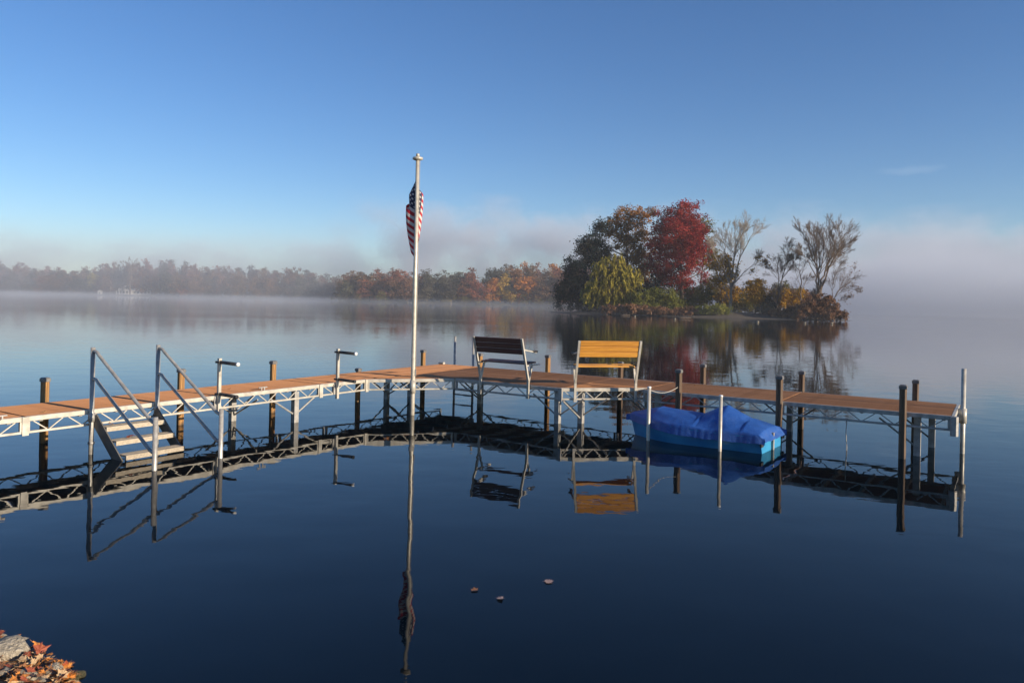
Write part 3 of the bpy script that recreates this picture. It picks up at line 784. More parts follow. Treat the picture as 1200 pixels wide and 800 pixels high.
for px in (415, 448, 527, 545, 558, 615, 632, 645):
    p = atY(px, 358, 400); X = p.x * 460 / 400; Yt = float(far_y(X)) + .5
    far_tree(X, Yt, random.uniform(4, 7), random.uniform(6, 8), 'olive', cnt); cnt += 1
# trees that stand out by themselves on the far shore
def far_base(px, off):
    X = (px - 600) / FPX * 560
    for _ in range(20): Yt = float(far_y(X)) + off; X = atY(px, 350, Yt).x
    return np.array([X, Yt, float(far_z(np.array(X), np.array(Yt)))])
b = far_base(152, 1); Yh = b[1]
bare('pale_tree', 'tall bare tree standing before the white house on the far shore', b,
     [([b, *PP(Yh, (152.5, 330), (153, 326))], .75, .6), (PP(Yh, (153, 327), (150, 315), (149, 308)), .5, .15), (PP(Yh, (153, 326), (158, 316), (162, 309)), .5, .15), (PP(Yh, (153, 326), (154, 314), (155, 304)), .5, .15), (PP(Yh, (151, 318), (146, 312), (143, 308)), .3, .1)],
     71, (6, 5, 4), .2, .09, .7, 'bark')
b2 = far_base(118, 4); Y2 = b2[1]
leafy('yellow_tree', 'pale yellow-green tree leaning over the little white hut on the far shore', 'tree', b2,
      PL(Y2, (110, 326, 6, 6), (115, 331, 5, 4), (106, 332, 4, 4)), 'leaf_willow', 'bark_pale', nclump=40, per=40, clump_r=2.2, size=.9, trunk_r=.45, seed=72)

# the white house with a pillared porch
def house():
    b = far_base(157, 9); X, Y, z = b; k = Y / FPX; w = 38 * k; t = thing('lake_house', (X, Y, z), 'long low white house with a pillared porch on the far shore', 'house')
    H = 5.2
    x0, x1 = X - w / 2, X + w / 2
    MB().box((X, Y + 4, z + H / 2), w, 7, H).build('wall', 'house_white', t)
    m = MB()
    for a0, a1, rz in ((x0 - .4, X - 1.5, 2.0), (X + 1.5, x1 + .4, 2.6)):
        m.add([(a0, Y - .4, z + H), (a1, Y - .4, z + H), (a1, Y + 8.2, z + H), (a0, Y + 8.2, z + H), (a0 + 2.5, Y + 3.9, z + H + rz), (a1 - 2.5, Y + 3.9, z + H + rz)],
              [(0, 1, 5, 4), (1, 2, 5), (2, 3, 4, 5), (3, 0, 4), (3, 2, 1, 0)])
    rf = m.build('roof', 'house_roof', t)
    for dx in (-6, -3.4): MB().box((X + dx - 2, Y + 2.2, z + H + 1.6), 1.3, 1.6, 1.2).build('dormer', 'house_white', rf)
    MB().box((X - 5.2, Y - 1.9, z + 3.3), w * .48, 3.0, .45).build('porch_roof', 'house_white', t)
    for q in range(6): MB().box((x0 + .5 + q * (w * .46) / 5, Y - 3.2, z + 1.5), .42, .42, 3.1).build('column', 'house_white', t)
    for q in range(9):
        f = MB().box((x0 + 1.5 + q * (w - 3) / 8, Y + .46, z + 1.9), 1.5, .12, 2.0).build('window', 'house_glass', t)
        MB().box((x0 + 1.5 + q * (w - 3) / 8, Y + .38, z + 1.9), .12, .1, 2.0).build('mullion', 'house_white', f)
    for q in range(3): MB().box((X + 4 + q * 4, Y - .1, z + 4.0), 2.4, 1.1, .9).build('balcony', 'house_white', t)
house()
b = far_base(117.5, 1); k = b[1] / FPX
t = thing('boathouse', tuple(b), 'tiny white hut at the water on the far shore', 'hut')
MB().box((b[0], b[1], b[2] + 1.1), 3.2, 2.6, 2.2).build('wall', 'house_white', t)
MB().add([(b[0] - 1.9, b[1] - 1.6, b[2] + 2.2), (b[0] + 1.9, b[1] - 1.6, b[2] + 2.2), (b[0] + 1.9, b[1] + 1.6, b[2] + 2.2), (b[0] - 1.9, b[1] + 1.6, b[2] + 2.2), (b[0], b[1] - 1.6, b[2] + 3.6), (b[0], b[1] + 1.6, b[2] + 3.6)],
         [(0, 1, 4), (1, 2, 5, 4), (2, 3, 5), (3, 0, 4, 5), (3, 2, 1, 0)]).build('roof', 'house_white', t)
MB().box((b[0], b[1] - 1.32, b[2] + .9), .9, .06, 1.7).build('door', 'house_roof', t)
b = far_base(129, 1)
m = MB().tube([(b[0], b[1], b[2] - .3), (b[0] + .1, b[1], b[2] + 6.5)], [.30, .22], 8)
t = thing('pale_post', tuple(b), 'lone pale post standing between the hut and the white house', 'post')
m.build('shaft', 'bark_pale', t, True); MB().box((b[0] + .1, b[1], b[2] + 6.6), .7, .5, .2).build('cap', 'bark_pale', t)

# ------------------------------------------------------------------ the dock
dock = thing('dock', (DO.x, DO.y, 0), 'L-shaped aluminium truss dock with brown decking on timber posts', 'dock')
PROUD = .003
def orient(o, p, q, up):
    ex = (Vector(q) - Vector(p)).normalized(); ey = Vector(up).cross(ex).normalized(); ez = ex.cross(ey)
    M = Matrix((ex, ey, ez)).transposed().to_4x4(); M.translation = (Vector(p) + Vector(q)) / 2; o.matrix_basis = M
ZUP = Vector((0, 0, 1))
def ribbed(L, w, th, pitch=.020, rib=.006):
    n = max(2, round(w / pitch)); pr = [(-w / 2, -th / 2)]
    for k in range(n):
        y = -w / 2 + w * k / n; pr += [(y + .0005, th / 2 - rib), (y + w / n * .5 - .0015, th / 2), (y + w / n * .5 + .0015, th / 2)]
    pr += [(w / 2, th / 2 - rib), (w / 2, -th / 2)]; k = len(pr)
    V = [(x, y, z) for x in (-L / 2, L / 2) for y, z in pr]
    F = [(i, i + k, (i + 1) % k + k, (i + 1) % k) for i in range(k)] + [tuple(range(k)), tuple(range(2 * k - 1, k - 1, -1))]
    me = bpy.data.meshes.new('deck_board'); me.from_pydata(V, [], F); me.update(); return me
def boards(c00, c10, c01, c11, parent, bw=.142, gap=.005, th=.026):
    """deck boards run from side 0x to side 1x; c00->c01 is the width"""
    W = (c01 - c00).length; n = max(1, round(W / (bw + gap))); w = W / n - gap; L = (c10 - c00).length
    me = ribbed(L, w, th); me.materials.append(MATS['deck_board'])
    for k in range(n):
        f = (k + .5) / n; p = c00.lerp(c01, f) - ZUP * (th / 2); q = c10.lerp(c11, f) - ZUP * (th / 2)
        jz = random.uniform(-.0015, .0015)
        o = bpy.data.objects.new('deck_board', me); COL.objects.link(o); orient(o, p + ZUP * jz, q + ZUP * jz, ZUP); put(o, parent)
def frame(corners, name='deck_frame'):
    """cross joists under a section (four corners c00,c10,c01,c11)"""
    c00, c10, c01, c11 = corners; m = MB(); L = (c10 - c00).length; n = max(2, int(L / .6) + 1)
    for k in range(n):
        f = (.04 + .92 * k / (n - 1)); p = c00.lerp(c10, f) - ZUP * .065; q = c01.lerp(c11, f) - ZUP * .065
        m.beam(p, q, .05, .07)
    return m.build(name, 'weathered_shaded_aluminium', dock)
strut_cache = {}
def truss(p, q, mat='aluminium', period=.5, h=.26, ends=True, tw=.045):
    """side truss whose top edge runs p -> q"""
    p, q = Vector(p), Vector(q); L = (q - p).length; ex = (q - p) / L; m = MB()
    m.beam(p - ZUP * (.038 + PROUD), q - ZUP * (.038 + PROUD), tw, .076, bev=.006)
    m.beam(p - ZUP * (h - .018), q - ZUP * (h - .018), tw, .036, bev=.005)
    if ends:
        for c in (p + ex * .03, q - ex * .03): m.beam(c - ZUP * (.079), c - ZUP * (h - .036), .05, tw * .8, up=ex)
    t = m.build('side_truss', mat, dock)
    n = max(1, round((L - .12) / period)); per = (L - .12) / n
    zt, zb = .079, h - .036
    for k in range(n):
        x0 = .06 + k * per
        for xa, xb in ((x0 + per * .08, x0 + per * .46), (x0 + per * .92, x0 + per * .54)):
            a = p + ex * xa - ZUP * zt; b_ = p + ex * xb - ZUP * zb
            key = (round((b_ - a).length, 3), mat)
            if key not in strut_cache:
                me = MB().beam((-key[0] / 2, 0, 0), (key[0] / 2, 0, 0), .016, .016).mesh('truss_strut'); me.materials.append(MATS[mat]); strut_cache[key] = me
            o = bpy.data.objects.new('truss_strut', strut_cache[key]); COL.objects.link(o); orient(o, a, b_, ex.cross(ZUP)); put(o, t)
    return t
def ll(s, b): return D((1.36 if s else 0) - .025 * b, b)
INS = .055
for b0, b1 in ((11.26, 15.6), (5.60, 11.22), (4.27, 5.57), (0.02, 4.24)):
    def lc(s, b): return D((1.36 - INS if s else INS) - .025 * b, b)
    fr = frame((lc(0, b0), lc(0, b1), lc(1, b0), lc(1, b1))); boards(lc(0, b0 + .004), lc(0, b1 - .004), lc(1, b0 + .004), lc(1, b1 - .004), fr)
    def lt(s, b): return D((1.36 - .025 if s else .025) - .025 * b, b)
    truss(lt(0, b0), lt(0, b1), 'weathered_shaded_aluminium')
    if b0 > 4: truss(lt(1, b0), lt(1, b1))
# platform, filler and right arm; boards run along the arm
PB = 2.80
def section(a0, a1, b0, b1, bsl=0.):
    c = (D(a0, b0 + INS), D(a1, b0 + INS), D(a0, b1 - INS), D(a1, b1 - INS)); fr = frame(c)
    boards(D(a0 + .004, b0 + INS), D(a1 - .004, b0 + INS), D(a0 + .004, b1 - INS), D(a1 - .004, b1 - INS), fr)
section(1.375, 5.49, .02, PB); section(5.50, 6.93, .02, 1.50); section(6.95, 9.76, -.03, 1.85); section(9.79, 12.58, -.03, 1.85)
truss(D(1.40, .045), D(5.49, .045), 'weathered_shaded_aluminium'); truss(D(5.50, .045), D(6.93, .045), 'weathered_shaded_aluminium')
truss(D(2.66, PB - .025), D(5.47, PB - .025), 'weathered_shaded_aluminium')
for a0, a1 in ((6.95, 9.76), (9.79, 12.58)):
    truss(D(a0, 1.825), D(a1, 1.825), 'weathered_shaded_aluminium', .56); truss(D(a0, -.005), D(a1, -.005), 'weathered_shaded_aluminium', .56)  # right arm sides: shade put into the darker metal colour
# the triangular corner gussets, planked parallel to their long side
def gusset(A, B, C):
    """A-B long outer side, C the inner corner; boards parallel to A-B"""
    m = MB(); m.beam(A.lerp(C, .5) - ZUP * .065, B.lerp(C, .5) - ZUP * .065, .05, .07); fr = m.build('deck_frame', 'weathered_shaded_aluminium', dock)
    n = 7; th = .026
    for k in range(n):
        f0, f1 = k / n + .004, (k + 1) / n - .004
        p0, p1 = A.lerp(C, f0), B.lerp(C, f0); q0, q1 = A.lerp(C, f1), B.lerp(C, f1)
        c = (p0 + p1) / 2; ex = (p1 - p0).normalized(); ey = ZUP.cross(ex).normalized()
        R3 = Matrix((ex, ey, ZUP)); nr = 6; pr = [(0., -th)]
        for r_ in range(nr): pr += [(r_ / nr + .003, -.006), ((r_ + .42) / nr, 0.), ((r_ + .58) / nr, 0.)]
        pr += [(1., -.006), (1., -th)]; kk = len(pr)
        vs_ = [R3 @ (p0.lerp(q0, f) + ZUP * z - c) for f, z in pr] + [R3 @ (p1.lerp(q1, f) + ZUP * z - c) for f, z in pr]
        me = bpy.data.meshes.new('deck_board'); me.from_pydata([tuple(v_) for v_ in vs_], [], [(i, i + kk, (i + 1) % kk + kk, (i + 1) % kk) for i in range(kk)] + [tuple(range(kk)), tuple(range(2 * kk - 1, kk - 1, -1))]); me.materials.append(MATS['deck_board'])
        o = bpy.data.objects.new('deck_board', me); COL.objects.link(o); M = R3.transposed().to_4x4(); M.translation = c; o.matrix_basis = M; put(o, fr)
A1, B1, C1 = D(1.27, 4.25), D(2.65, PB + .02), D(1.37, PB + .02)
nrm = (B1 - A1).cross(ZUP).normalized()
gusset(A1 - nrm * .05, B1 - nrm * .05, C1); truss(A1 - nrm * .025, B1 - nrm * .025)
A2, B2, C2 = D(5.49, PB - .01), D(6.93, 1.50), D(5.50, 1.51)
nrm = (B2 - A2).cross(ZUP).normalized()
gusset(A2 - nrm * .05, B2 - nrm * .05, C2); truss(A2 - nrm * .025, B2 - nrm * .025)
# end of the right arm: end rail, end plate, rubber corner bumpers
m = MB(); m.beam(D(12.61, .0) - ZUP * .04, D(12.61, 1.82) - ZUP * .04, .045, .078); m.beam(D(12.61, .0) - ZUP * .24, D(12.61, 1.82) - ZUP * .24, .04, .036)
m.build('end_rail', 'aluminium', dock)
for bb in (1.83, -.01):
    MB().beam(D(12.63, bb) - ZUP * .01, D(12.63, bb) - ZUP * .34, .13, .12, up=Vector((*DU, 0)), bev=.03).build('corner_bumper', 'weathered_shaded_aluminium', dock)
for a, b in ((1.36 - .025 * 11.24, 11.24), (1.36 - .025 * 5.585, 5.585), (1.36 - .025 * 4.255, 4.255)):   # hinge plates at the joints
    p = D(a + .01, b); MB().beam(p - ZUP * .005, p - ZUP * .285, .09, .022, up=Vector((*DU, 0))).build('joint_plate', 'aluminium', dock)
for P_, d_ in ((D(5.485, PB + .012), DV), (D(9.775, 1.86), DV)):
    MB().beam(P_ - ZUP * .005, P_ - ZUP * .285, .09, .022, up=Vector((*d_, 0))).build('joint_plate', 'weathered_shaded_aluminium', dock)

# timber posts: shaft with fluted faces, cap on top
def timber(P, zt, w=.112, cap=True, mat='post_wood'):
    ang = math.atan2(DU.y, DU.x); h = w / 2; g = .012
    prof = [(h, -h + .02), (h, -.018), (h - g, -.009), (h - g, .009), (h, .018), (h, h - .02), (h - .02, h)]
    ring = []
    for k in range(4):
        c, s_ = math.cos(k * PI / 2), math.sin(k * PI / 2); ring += [(c * x - s_ * y, s_ * x + c * y) for x, y in prof]
    n = len(ring); zs = [-1.2, 0, zt]
    vs_ = [(x, y, z) for z in zs for x, y in ring]
    fs_ = [(i * n + k, i * n + (k + 1) % n, (i + 1) * n + (k + 1) % n, (i + 1) * n + k) for i in range(2) for k in range(n)] + [tuple(2 * n + k for k in range(n))]
    o = MB().add(vs_, fs_).build('timber_post', mat); o.location = (P.x, P.y, 0); o.rotation_euler = (random.uniform(-.006, .006), random.uniform(-.006, .006), ang); put(o, dock)
    if cap:
        ww = w + .014; z0 = zt - .045
        cv = [(sx * ww / 2, sy * ww / 2, z0) for sx, sy in ((-1, -1), (1, -1), (1, 1), (-1, 1))] + [(sx * ww / 2, sy * ww / 2, zt + .008) for sx, sy in ((-1, -1), (1, -1), (1, 1), (-1, 1))] + \
             [(sx * (ww / 2 - .02), sy * (ww / 2 - .02), zt + .028) for sx, sy in ((-1, -1), (1, -1), (1, 1), (-1, 1))]
        cf = [(0, 1, 5, 4), (1, 2, 6, 5), (2, 3, 7, 6), (3, 0, 4, 7), (4, 5, 9, 8), (5, 6, 10, 9), (6, 7, 11, 10), (7, 4, 8, 11), (8, 9, 10, 11)]
        c = MB().add(cv, cf).build('post_cap', 'cap_plastic'); c.location = (P.x, P.y, 0); c.rotation_euler = o.rotation_euler; put(c, o)
    return o
def back_left(b): return D(-.025 * b - .09, b, 0)
def back_right(a): return D(a, -.09 if a < 6.9 else -.13, 0)
def front_right(a): return D(a, 1.93, 0)
for px, py in ((51, 444), (211, 433.5), (319, 424), (419, 432.5), (495, 411)):
    P = on_line(px, back_left, 0.2, 15); timber(P, z_at(P, py))
for px, py in ((562, 415), (641, 417), (726, 425), (823, 428), (938, 436), (1071.5, 446.5)):
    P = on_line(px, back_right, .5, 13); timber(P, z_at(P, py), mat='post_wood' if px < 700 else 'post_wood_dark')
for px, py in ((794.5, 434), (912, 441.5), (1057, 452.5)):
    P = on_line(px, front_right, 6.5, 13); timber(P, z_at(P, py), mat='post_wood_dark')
# metal legs under the deck, with diagonal braces
def leg(P, mat='weathered_shaded_aluminium', w=.11):
    a_ = Vector((P.x - DO.x, P.y - DO.y)); zt = zd(a_.dot(DU), a_.dot(DV)) - .10
    o = MB().box((0, 0, (zt - 1.2) / 2), w, w, zt + 1.2, bev=0).build('support_leg', mat); o.location = (P.x, P.y, 0); o.rotation_euler = (0, 0, math.atan2(DU.y, DU.x)); put(o, dock)
    return o, zt
def brace(o, p, q, r=.018): MB().tube([p, q], r, 6).build('diagonal_brace', 'weathered_shaded_aluminium', o)
LEGS = [(1.14, 6.2), (.05, 6.9), (.15, 1.5), (.05, 2.3), (2.35, 1.35), (5.36, 2.68), (5.75, 2.35), (6.75, 1.1), (12.05, 1.45), (12.2, .32), (1.0, 12.6), (7.2, 1.6), (9.6, .3)]
for a, b in LEGS:
    P = D(a, b, 0); o, zt = leg(P)
    along = Vector((*(DV if a < 1.3 else DU), 0))
    for s_ in (1, -1):
        if a > 12 and s_ > 0: continue
        brace(o, P + ZUP * .18 + along * (.05 * s_), P + ZUP * (zt - .1) + along * (.62 * s_))
    if a in (.05, .15, 2.35, 5.75): 
        acr = Vector((*(DU if a < 1.3 else DV), 0)); brace(o, P + ZUP * .12 + acr * .05, P + ZUP * (zt - .12) + acr * .8)
# a drooping cord under the right arm
P = on_line(990, front_right, 9, 13); P = D((Vector((P.x, P.y)) - DO).dot(DU), 1.80, 0); z0 = zd(11, 1.8) - .26
m = MB().tube([(P.x, P.y, z0), (P.x - .01, P.y, z0 - .2), (P.x + .015, P.y + .01, .05), (P.x, P.y, -.3)], .008, 6)
tag(m.build('hanging_cord', 'rope', sm=True), 'thin cord hanging from the right arm of the dock into the water', 'cord')

# ------------------------------------------------------------------ flagpole and flag
FP = at(483, 486, 0); zt = 5.80
t = thing('flagpole', (FP.x, FP.y, 0), 'tall pale metal flagpole standing in the water at the dock corner', 'flagpole')
MB().tube([(FP.x, FP.y, -1.2), (FP.x, FP.y, .6), (FP.x, FP.y, 3), (FP.x, FP.y, zt - .1)], [.054, .050, .046, .041], 16).build('pole', 'pole_paint', t, True)
m = MB(); m.tube([(FP.x, FP.y, zt - .105), (FP.x, FP.y, zt - .085), (FP.x, FP.y, zt - .04), (FP.x, FP.y, zt - .02)], [.06, .115, .115, .05], 18); m.build('truck_cap', 'pole_paint', t, True)
MB().tube([(FP.x, FP.y, zt - .02), (FP.x, FP.y, zt + .04), (FP.x, FP.y, zt + .05)], [.04, .04, .02], 12).build('finial', 'pole_paint', t, True)
pb = D(2.0, 3.60, 0); p2 = D(2.0, 3.46, 0)
MB().tube([(FP.x + .062, FP.y - .01, .95), (FP.x + .058, FP.y - .01, 3.2), (FP.x + .052, FP.y - .01, zt - .11)], .0045, 5).build('halyard', 'rope', t, True)
MB().beam((FP.x + .06, FP.y - .03, .88), (FP.x + .06, FP.y - .03, 1.02), .02, .025, up=Vector((1, 0, 0))).build('cleat', 'weathered_shaded_aluminium', t)
MB().tube([(FP.x, FP.y, .48), (FP.x, FP.y, .78)], .064, 14).build('clamp', 'aluminium', t, True)
def flag():
    ns, nt = 72, 44; top = z_at(FP, 206); Hh, fly = .98, 1.60
    V = np.zeros((nt + 1, ns + 1, 3)); UV = np.zeros((nt + 1, ns + 1, 2))
    for j in range(nt + 1):
        tt = j / nt                                # 1 = top of hoist
        for i in range(ns + 1):
            s_ = i / ns
            # cloth falls limply: the fly swings down beside the pole in soft folds
            ang = 2 * PI * 1.45 * s_ + .5 * tt
            amp = .20 * np.sin(min(1, s_ * 2.3) * PI / 2) * (1.0 - .35 * s_) * (0.55 + .75 * np.sin(PI * min(1, .25 + .7 * (1 - tt * .75))))
            x = -np.sin(ang) * amp * (1.30 if np.sin(ang) > 0 else .78) - .015
            y = .085 + .05 * np.cos(ang * 1.0) + .03 * s_ + .035 * np.sin(3.1 * s_ * PI + tt * 2.2)
            drop = .62 * s_ ** 1.08 * (1.22 - .10 * tt) - .02 * np.sin(ang)
            z = top - (1 - tt) * Hh * (1 - .14 * s_) - drop * 1.28
            x *= float(np.clip((top - z) / .42, .14, 1.0)) * (1 if x < 0 else .85)
            V[j, i] = (FP.x + x, FP.y + y * 1.1, z); UV[j, i] = (s_, tt)
    me_v = V.reshape(-1, 3); n = ns + 1; i0 = np.array([j * n + i for j in range(nt) for i in range(ns)])
    F = np.stack([i0, i0 + 1, i0 + 1 + n, i0 + n], 1); me = np_mesh('flag', me_v, F)
    uvl = me.uv_layers.new(name='uv'); idx = np.zeros(len(me.loops), np.int32); me.loops.foreach_get('vertex_index', idx)
    uvl.data.foreach_set('uv', UV.reshape(-1, 2)[idx].astype(np.float32).ravel()); smooth(me); me.materials.append(MATS['flag_cloth'])
    tag(link('flag', me), 'limp red, white and blue striped flag hanging from the flagpole', 'flag')
flag()

# ------------------------------------------------------------------ swim ladder behind the platform
P1 = on_line(532, back_right, .2, 3); P2 = on_line(553.5, back_right, .2, 4); zt = z_at(P1, 394)
t = thing('swim_ladder', tuple((P1 + P2) / 2), 'metal swim ladder with two tall rails on the lake side of the platform', 'ladder')
for P in (P1, P2): MB().tube([(P.x, P.y, -1.2), (P.x, P.y, zt)], .035, 12).build('rail', 'galvanised_pipe', t, True)
for z in (-.25, .07, .36): MB().tube([P1 + ZUP * z, P2 + ZUP * z], .022, 8).build('rung', 'galvanised_pipe', t, True)

# ------------------------------------------------------------------ stairs into the water
def stairs():
    ex, ey = Vector((*DU, 0)), Vector((*DV, 0)); bl, br = 10.30, 9.20
    t = thing('water_stairs', tuple(D(1.6, 9.75, 0)), 'metal stairs with pipe handrails leading from the dock into the water', 'stairs')
    ae = 1.36 - .025 * 9.8
    for b in (bl - .04, br + .04):
        m = MB(); p0 = D(ae + .04, b, .57); p1 = D(2.62, b, -.62)
        d_ = (p1 - p0).normalized(); m.beam(p0, p1, .02, .20, up=ZUP); m.build('stringer', 'stringer_metal', t)
    for k in range(5):
        a = ae + .20 + k * .29; z = .445 - k * .185
        tr = MB().beam(D(a, bl - .06, z), D(a, br + .06, z), .10, .032, bev=.004).build('tread', 'tread_wood', t)
        MB().beam(D(a + .115, bl - .06, z), D(a + .115, br + .06, z), .10, .032, bev=.004).build('tread_board', 'tread_wood', tr)
        MB().beam(D(a + .172, bl - .06, z - .02), D(a + .172, br + .06, z - .02), .012, .07).build('tread_nosing', 'tread_wood', tr)
    for b, tp in ((bl, 1.71), (br, 1.71)):
        P = D(ae + .03, b, 0); Q = D(2.94, b, 0)
        ps = MB().tube([(P.x, P.y, -.9), (P.x, P.y, tp)], .036, 12).build('upper_post', 'galvanised_pipe', t, True)
        MB().tube([(P.x, P.y, .52), (P.x, P.y, .66)], .052, 12).build('clamp', 'weathered_shaded_aluminium', ps, True)
        MB().tube([(P.x, P.y, .16), (P.x, P.y, .20)], .050, 12).build('clamp', 'weathered_shaded_aluminium', ps, True)
        MB().tube([(Q.x, Q.y, -1.2), (Q.x, Q.y, .78)], .036, 12).build('lower_post', 'galvanised_pipe', t, True)
        for z0, z1 in ((tp - .06, .70), (tp - .50, .26)):
            pts = [P + ZUP * z0]; d_ = Q + ZUP * z1 - (P + ZUP * z0); r = .10
            for f, dz in ((.035, .0), (.07, -.012), (.11, -.05), (.3, None), (.5, None), (.7, None), (.88, None), (.93, None), (.965, .0), (1, .0)):
                base = P + ZUP * z0 + Vector((d_.x, d_.y, 0)) * f
                if f <= .07: z = z0 + dz
                elif f >= .965: z = z1
                else: z = z0 + (z1 - z0) * (f - .05) / .9
                pts.append(Vector((base.x, base.y, z)))
            MB().tube(pts, .026, 10).build('handrail', 'galvanised_pipe', t, True)
stairs()

# ------------------------------------------------------------------ mooring arms on the left arm of the dock
def mooring_arm(px, label, ztop):
    P = on_line(px, lambda b: D(1.36 - .025 * b + .045, b, 0), 3, 12); ex = Vector((*DU, 0))
    zdk = .70; t = thing('mooring_bumper_post', (P.x, P.y, .45), label, 'mooring post', 'mooring posts on the left arm of the dock')
    MB().box((P.x, P.y, (.40 + ztop) / 2), .056, .056, ztop - .40, ex, Vector((*DV, 0)), ZUP).build('upright', 'aluminium', t)
    for z, ln, clr in ((ztop - .07, .52, 1), (ztop - .66, .50, 0)):
        a = MB().tube([P + ZUP * z + ex * .02, P + ZUP * (z - .01) + ex * ln], .032, 10).build('arm', 'black_rubber', t, True)
        MB().tube([P + ZUP * (z - .01) + ex * ln, P + ZUP * (z - .01) + ex * (ln + .035)], .036, 10).build('end_cap', 'white_plastic' if clr else 'black_rubber', a, True)
        MB().box(P + ZUP * (z), .11, .11, .035, ex, Vector((*DV, 0)), ZUP).build('collar', 'black_rubber', t)
    MB().box(P + ZUP * .60 - ex * .06, .06, .14, .22, ex, Vector((*DV, 0)), ZUP).build('bracket', 'weathered_shaded_aluminium', t)
mooring_arm(255.5, 'post with two black mooring arms beside the water stairs', 1.42)
mooring_arm(394.5, 'post with two black mooring arms nearest the flagpole', 1.48)

# ------------------------------------------------------------------ benches
def bench(p, q, back, mat, label, name='dock_bench'):
    """p,q: dock-edge points of the two side frames (deck level); back: unit vector towards the bench's back"""
    p, q = Vector(p), Vector(q); fw = -Vector(back); ex = (q - p).normalized(); W = (q - p).length
    c = (p + q) / 2; t = thing(name, tuple(c), label, 'bench', 'benches on the dock')
    bk = Vector(back)
    foot = bk * .045 - ZUP * .29; knee = bk * .05 + ZUP * .10; top = bk * .34 + ZUP * 1.02
    for e, sgn in ((p, 1), (q, -1)):
        fr = MB(); fr.beam(e + foot, e + bk * .045 + ZUP * .12, .045, .05, up=ex); fr.beam(e + bk * .045 + ZUP * .1, e + top, .042, .045, up=ex)
        f = fr.build('side_frame', 'aluminium', t)
        MB().beam(e + bk * .045 + ZUP * .02 + ex * sgn * .0, e + fw * .10 + ZUP * .45, .036, .04, up=ex).build('seat_strut', 'aluminium', f)
        MB().beam(e + bk * .13 + ZUP * .43, e + fw * .42 + ZUP * .43, .036, .03).build('seat_support', 'aluminium', f)
        s0 = e + bk * .26 + ZUP * .78; s1 = e + fw * .26 + ZUP * .70
        MB().beam(s0, s1, .032, .026).build('arm_rail', 'aluminium', f)
        MB().beam(s1 - fw * .14 + ZUP * .025, s1 + fw * .04 + ZUP * .02, .055, .05, bev=.015).build('arm_grip', 'black_rubber', f)
        MB().box(e + foot + ZUP * .03, .07, .07, .06, ex, bk, ZUP).build('foot_clamp', 'weathered_shaded_aluminium', f)
    dirb = (top - knee).normalized(); nrm_ = ex.cross(dirb).normalized()
    me = MB().box((0, 0, 0), W - .07, .034, .1145, bev=.008).mesh('back_plank'); me.materials.append(MATS[mat])
    for k in range(3):
        z = .73 + k * .117; f = (z - .10) / .92; cc = c + bk * (.05 + .29 * f - .012) + ZUP * z
        o = bpy.data.objects.new('back_plank', me); COL.objects.link(o); ez = dirb; ey = ez.cross(ex).normalized(); M = Matrix((ex, ey, ez)).transposed().to_4x4(); M.translation = cc; o.matrix_basis = M; put(o, t)
    me = MB().box((0, 0, 0), W - .075, .125, .034, bev=.006).mesh('seat_plank'); me.materials.append(MATS[mat])
    for k in range(3):
        cc = c + fw * (-.02 + k * .14) + ZUP * (.462 + .008 * k)
        o = bpy.data.objects.new('seat_plank', me); COL.objects.link(o); M = Matrix((ex, ZUP.cross(ex), ZUP)).transposed().to_4x4(); M.translation = cc; o.matrix_basis = M; put(o, t)
    return t
bench(D(3.42, PB), D(4.70, PB), Vector((*DV, 0)), 'bench_shaded', 'bench with shade-darkened wood, its back in shadow, on the dock platform')
hyp = (B2 - A2); L = hyp.length; hx = hyp.normalized(); hb = hx.cross(ZUP).normalized()
if hb.y > 0: hb = -hb
bench(A2 + hx * .30, A2 + hx * 1.63, hb, 'bench_honey', 'honey-coloured wooden bench in full sun, on the dock corner')

# ------------------------------------------------------------------ boat, mooring poles, end pole
def pole(px, py_top, py_wl, label, r=.035, P=None):
    P = at(px, py_wl, 0) if P is None else P; z = z_at(P, py_top); t = thing('mooring_pole', (P.x, P.y, 0), label, 'pole', 'mooring poles beside the covered boat')
    MB().tube([(P.x, P.y, -1.2), (P.x, P.y, z - .01)], r, 14).build('shaft', 'pole_paint', t, True)
    MB().tube([(P.x, P.y, z - .03), (P.x, P.y, z), (P.x, P.y, z + .006)], [r + .004, r + .004, r * .6], 14).build('cap', 'white_plastic', t, True); return P, z
PA, zA = pole(759.5, 453, 516, 'thin metal pole in the water at the bow of the covered boat', .034)
PB_, zB = pole(843.5, 463, 528.5, 'thin metal pole in the water at the middle of the covered boat', .031)
PE = at(1127.5, 531, 0); PE = on_line(1128.5, lambda b: D(12.74, b, 0), -1, 3)
if PE.y < 13.3: PE = at(1127.5, 531, 0)
t = thing('end_pole', (PE.x, PE.y, 0), 'tall pale pole clamped to the end of the right arm of the dock', 'pole')
MB().tube([(PE.x, PE.y, -1.2), (PE.x, PE.y, z_at(PE, 432))], .040, 16).build('shaft', 'pole_paint', t, True)
MB().tube([(PE.x, PE.y, .55), (PE.x, PE.y, .82)], .062, 16).build('sleeve', 'aluminium', t, True)
MB().beam((PE.x, PE.y, .70), PE + ZUP * .70 - Vector((*DU, 0)) * .17, .10, .22).build('bracket', 'aluminium', t)
# rope from the bow pole to the dock post
q = on_line(794.5, front_right, 6.5, 13) + ZUP * .92; p = PA + ZUP * (zA - .06)
pts = [p.lerp(q, k / 8) - ZUP * .09 * math.sin(PI * k / 8) for k in range(9)]
tag(MB().tube(pts, .007, 6).build('mooring_rope', 'rope', sm=True), 'thin rope slung from a metal pole to a timber post of the dock', 'rope')

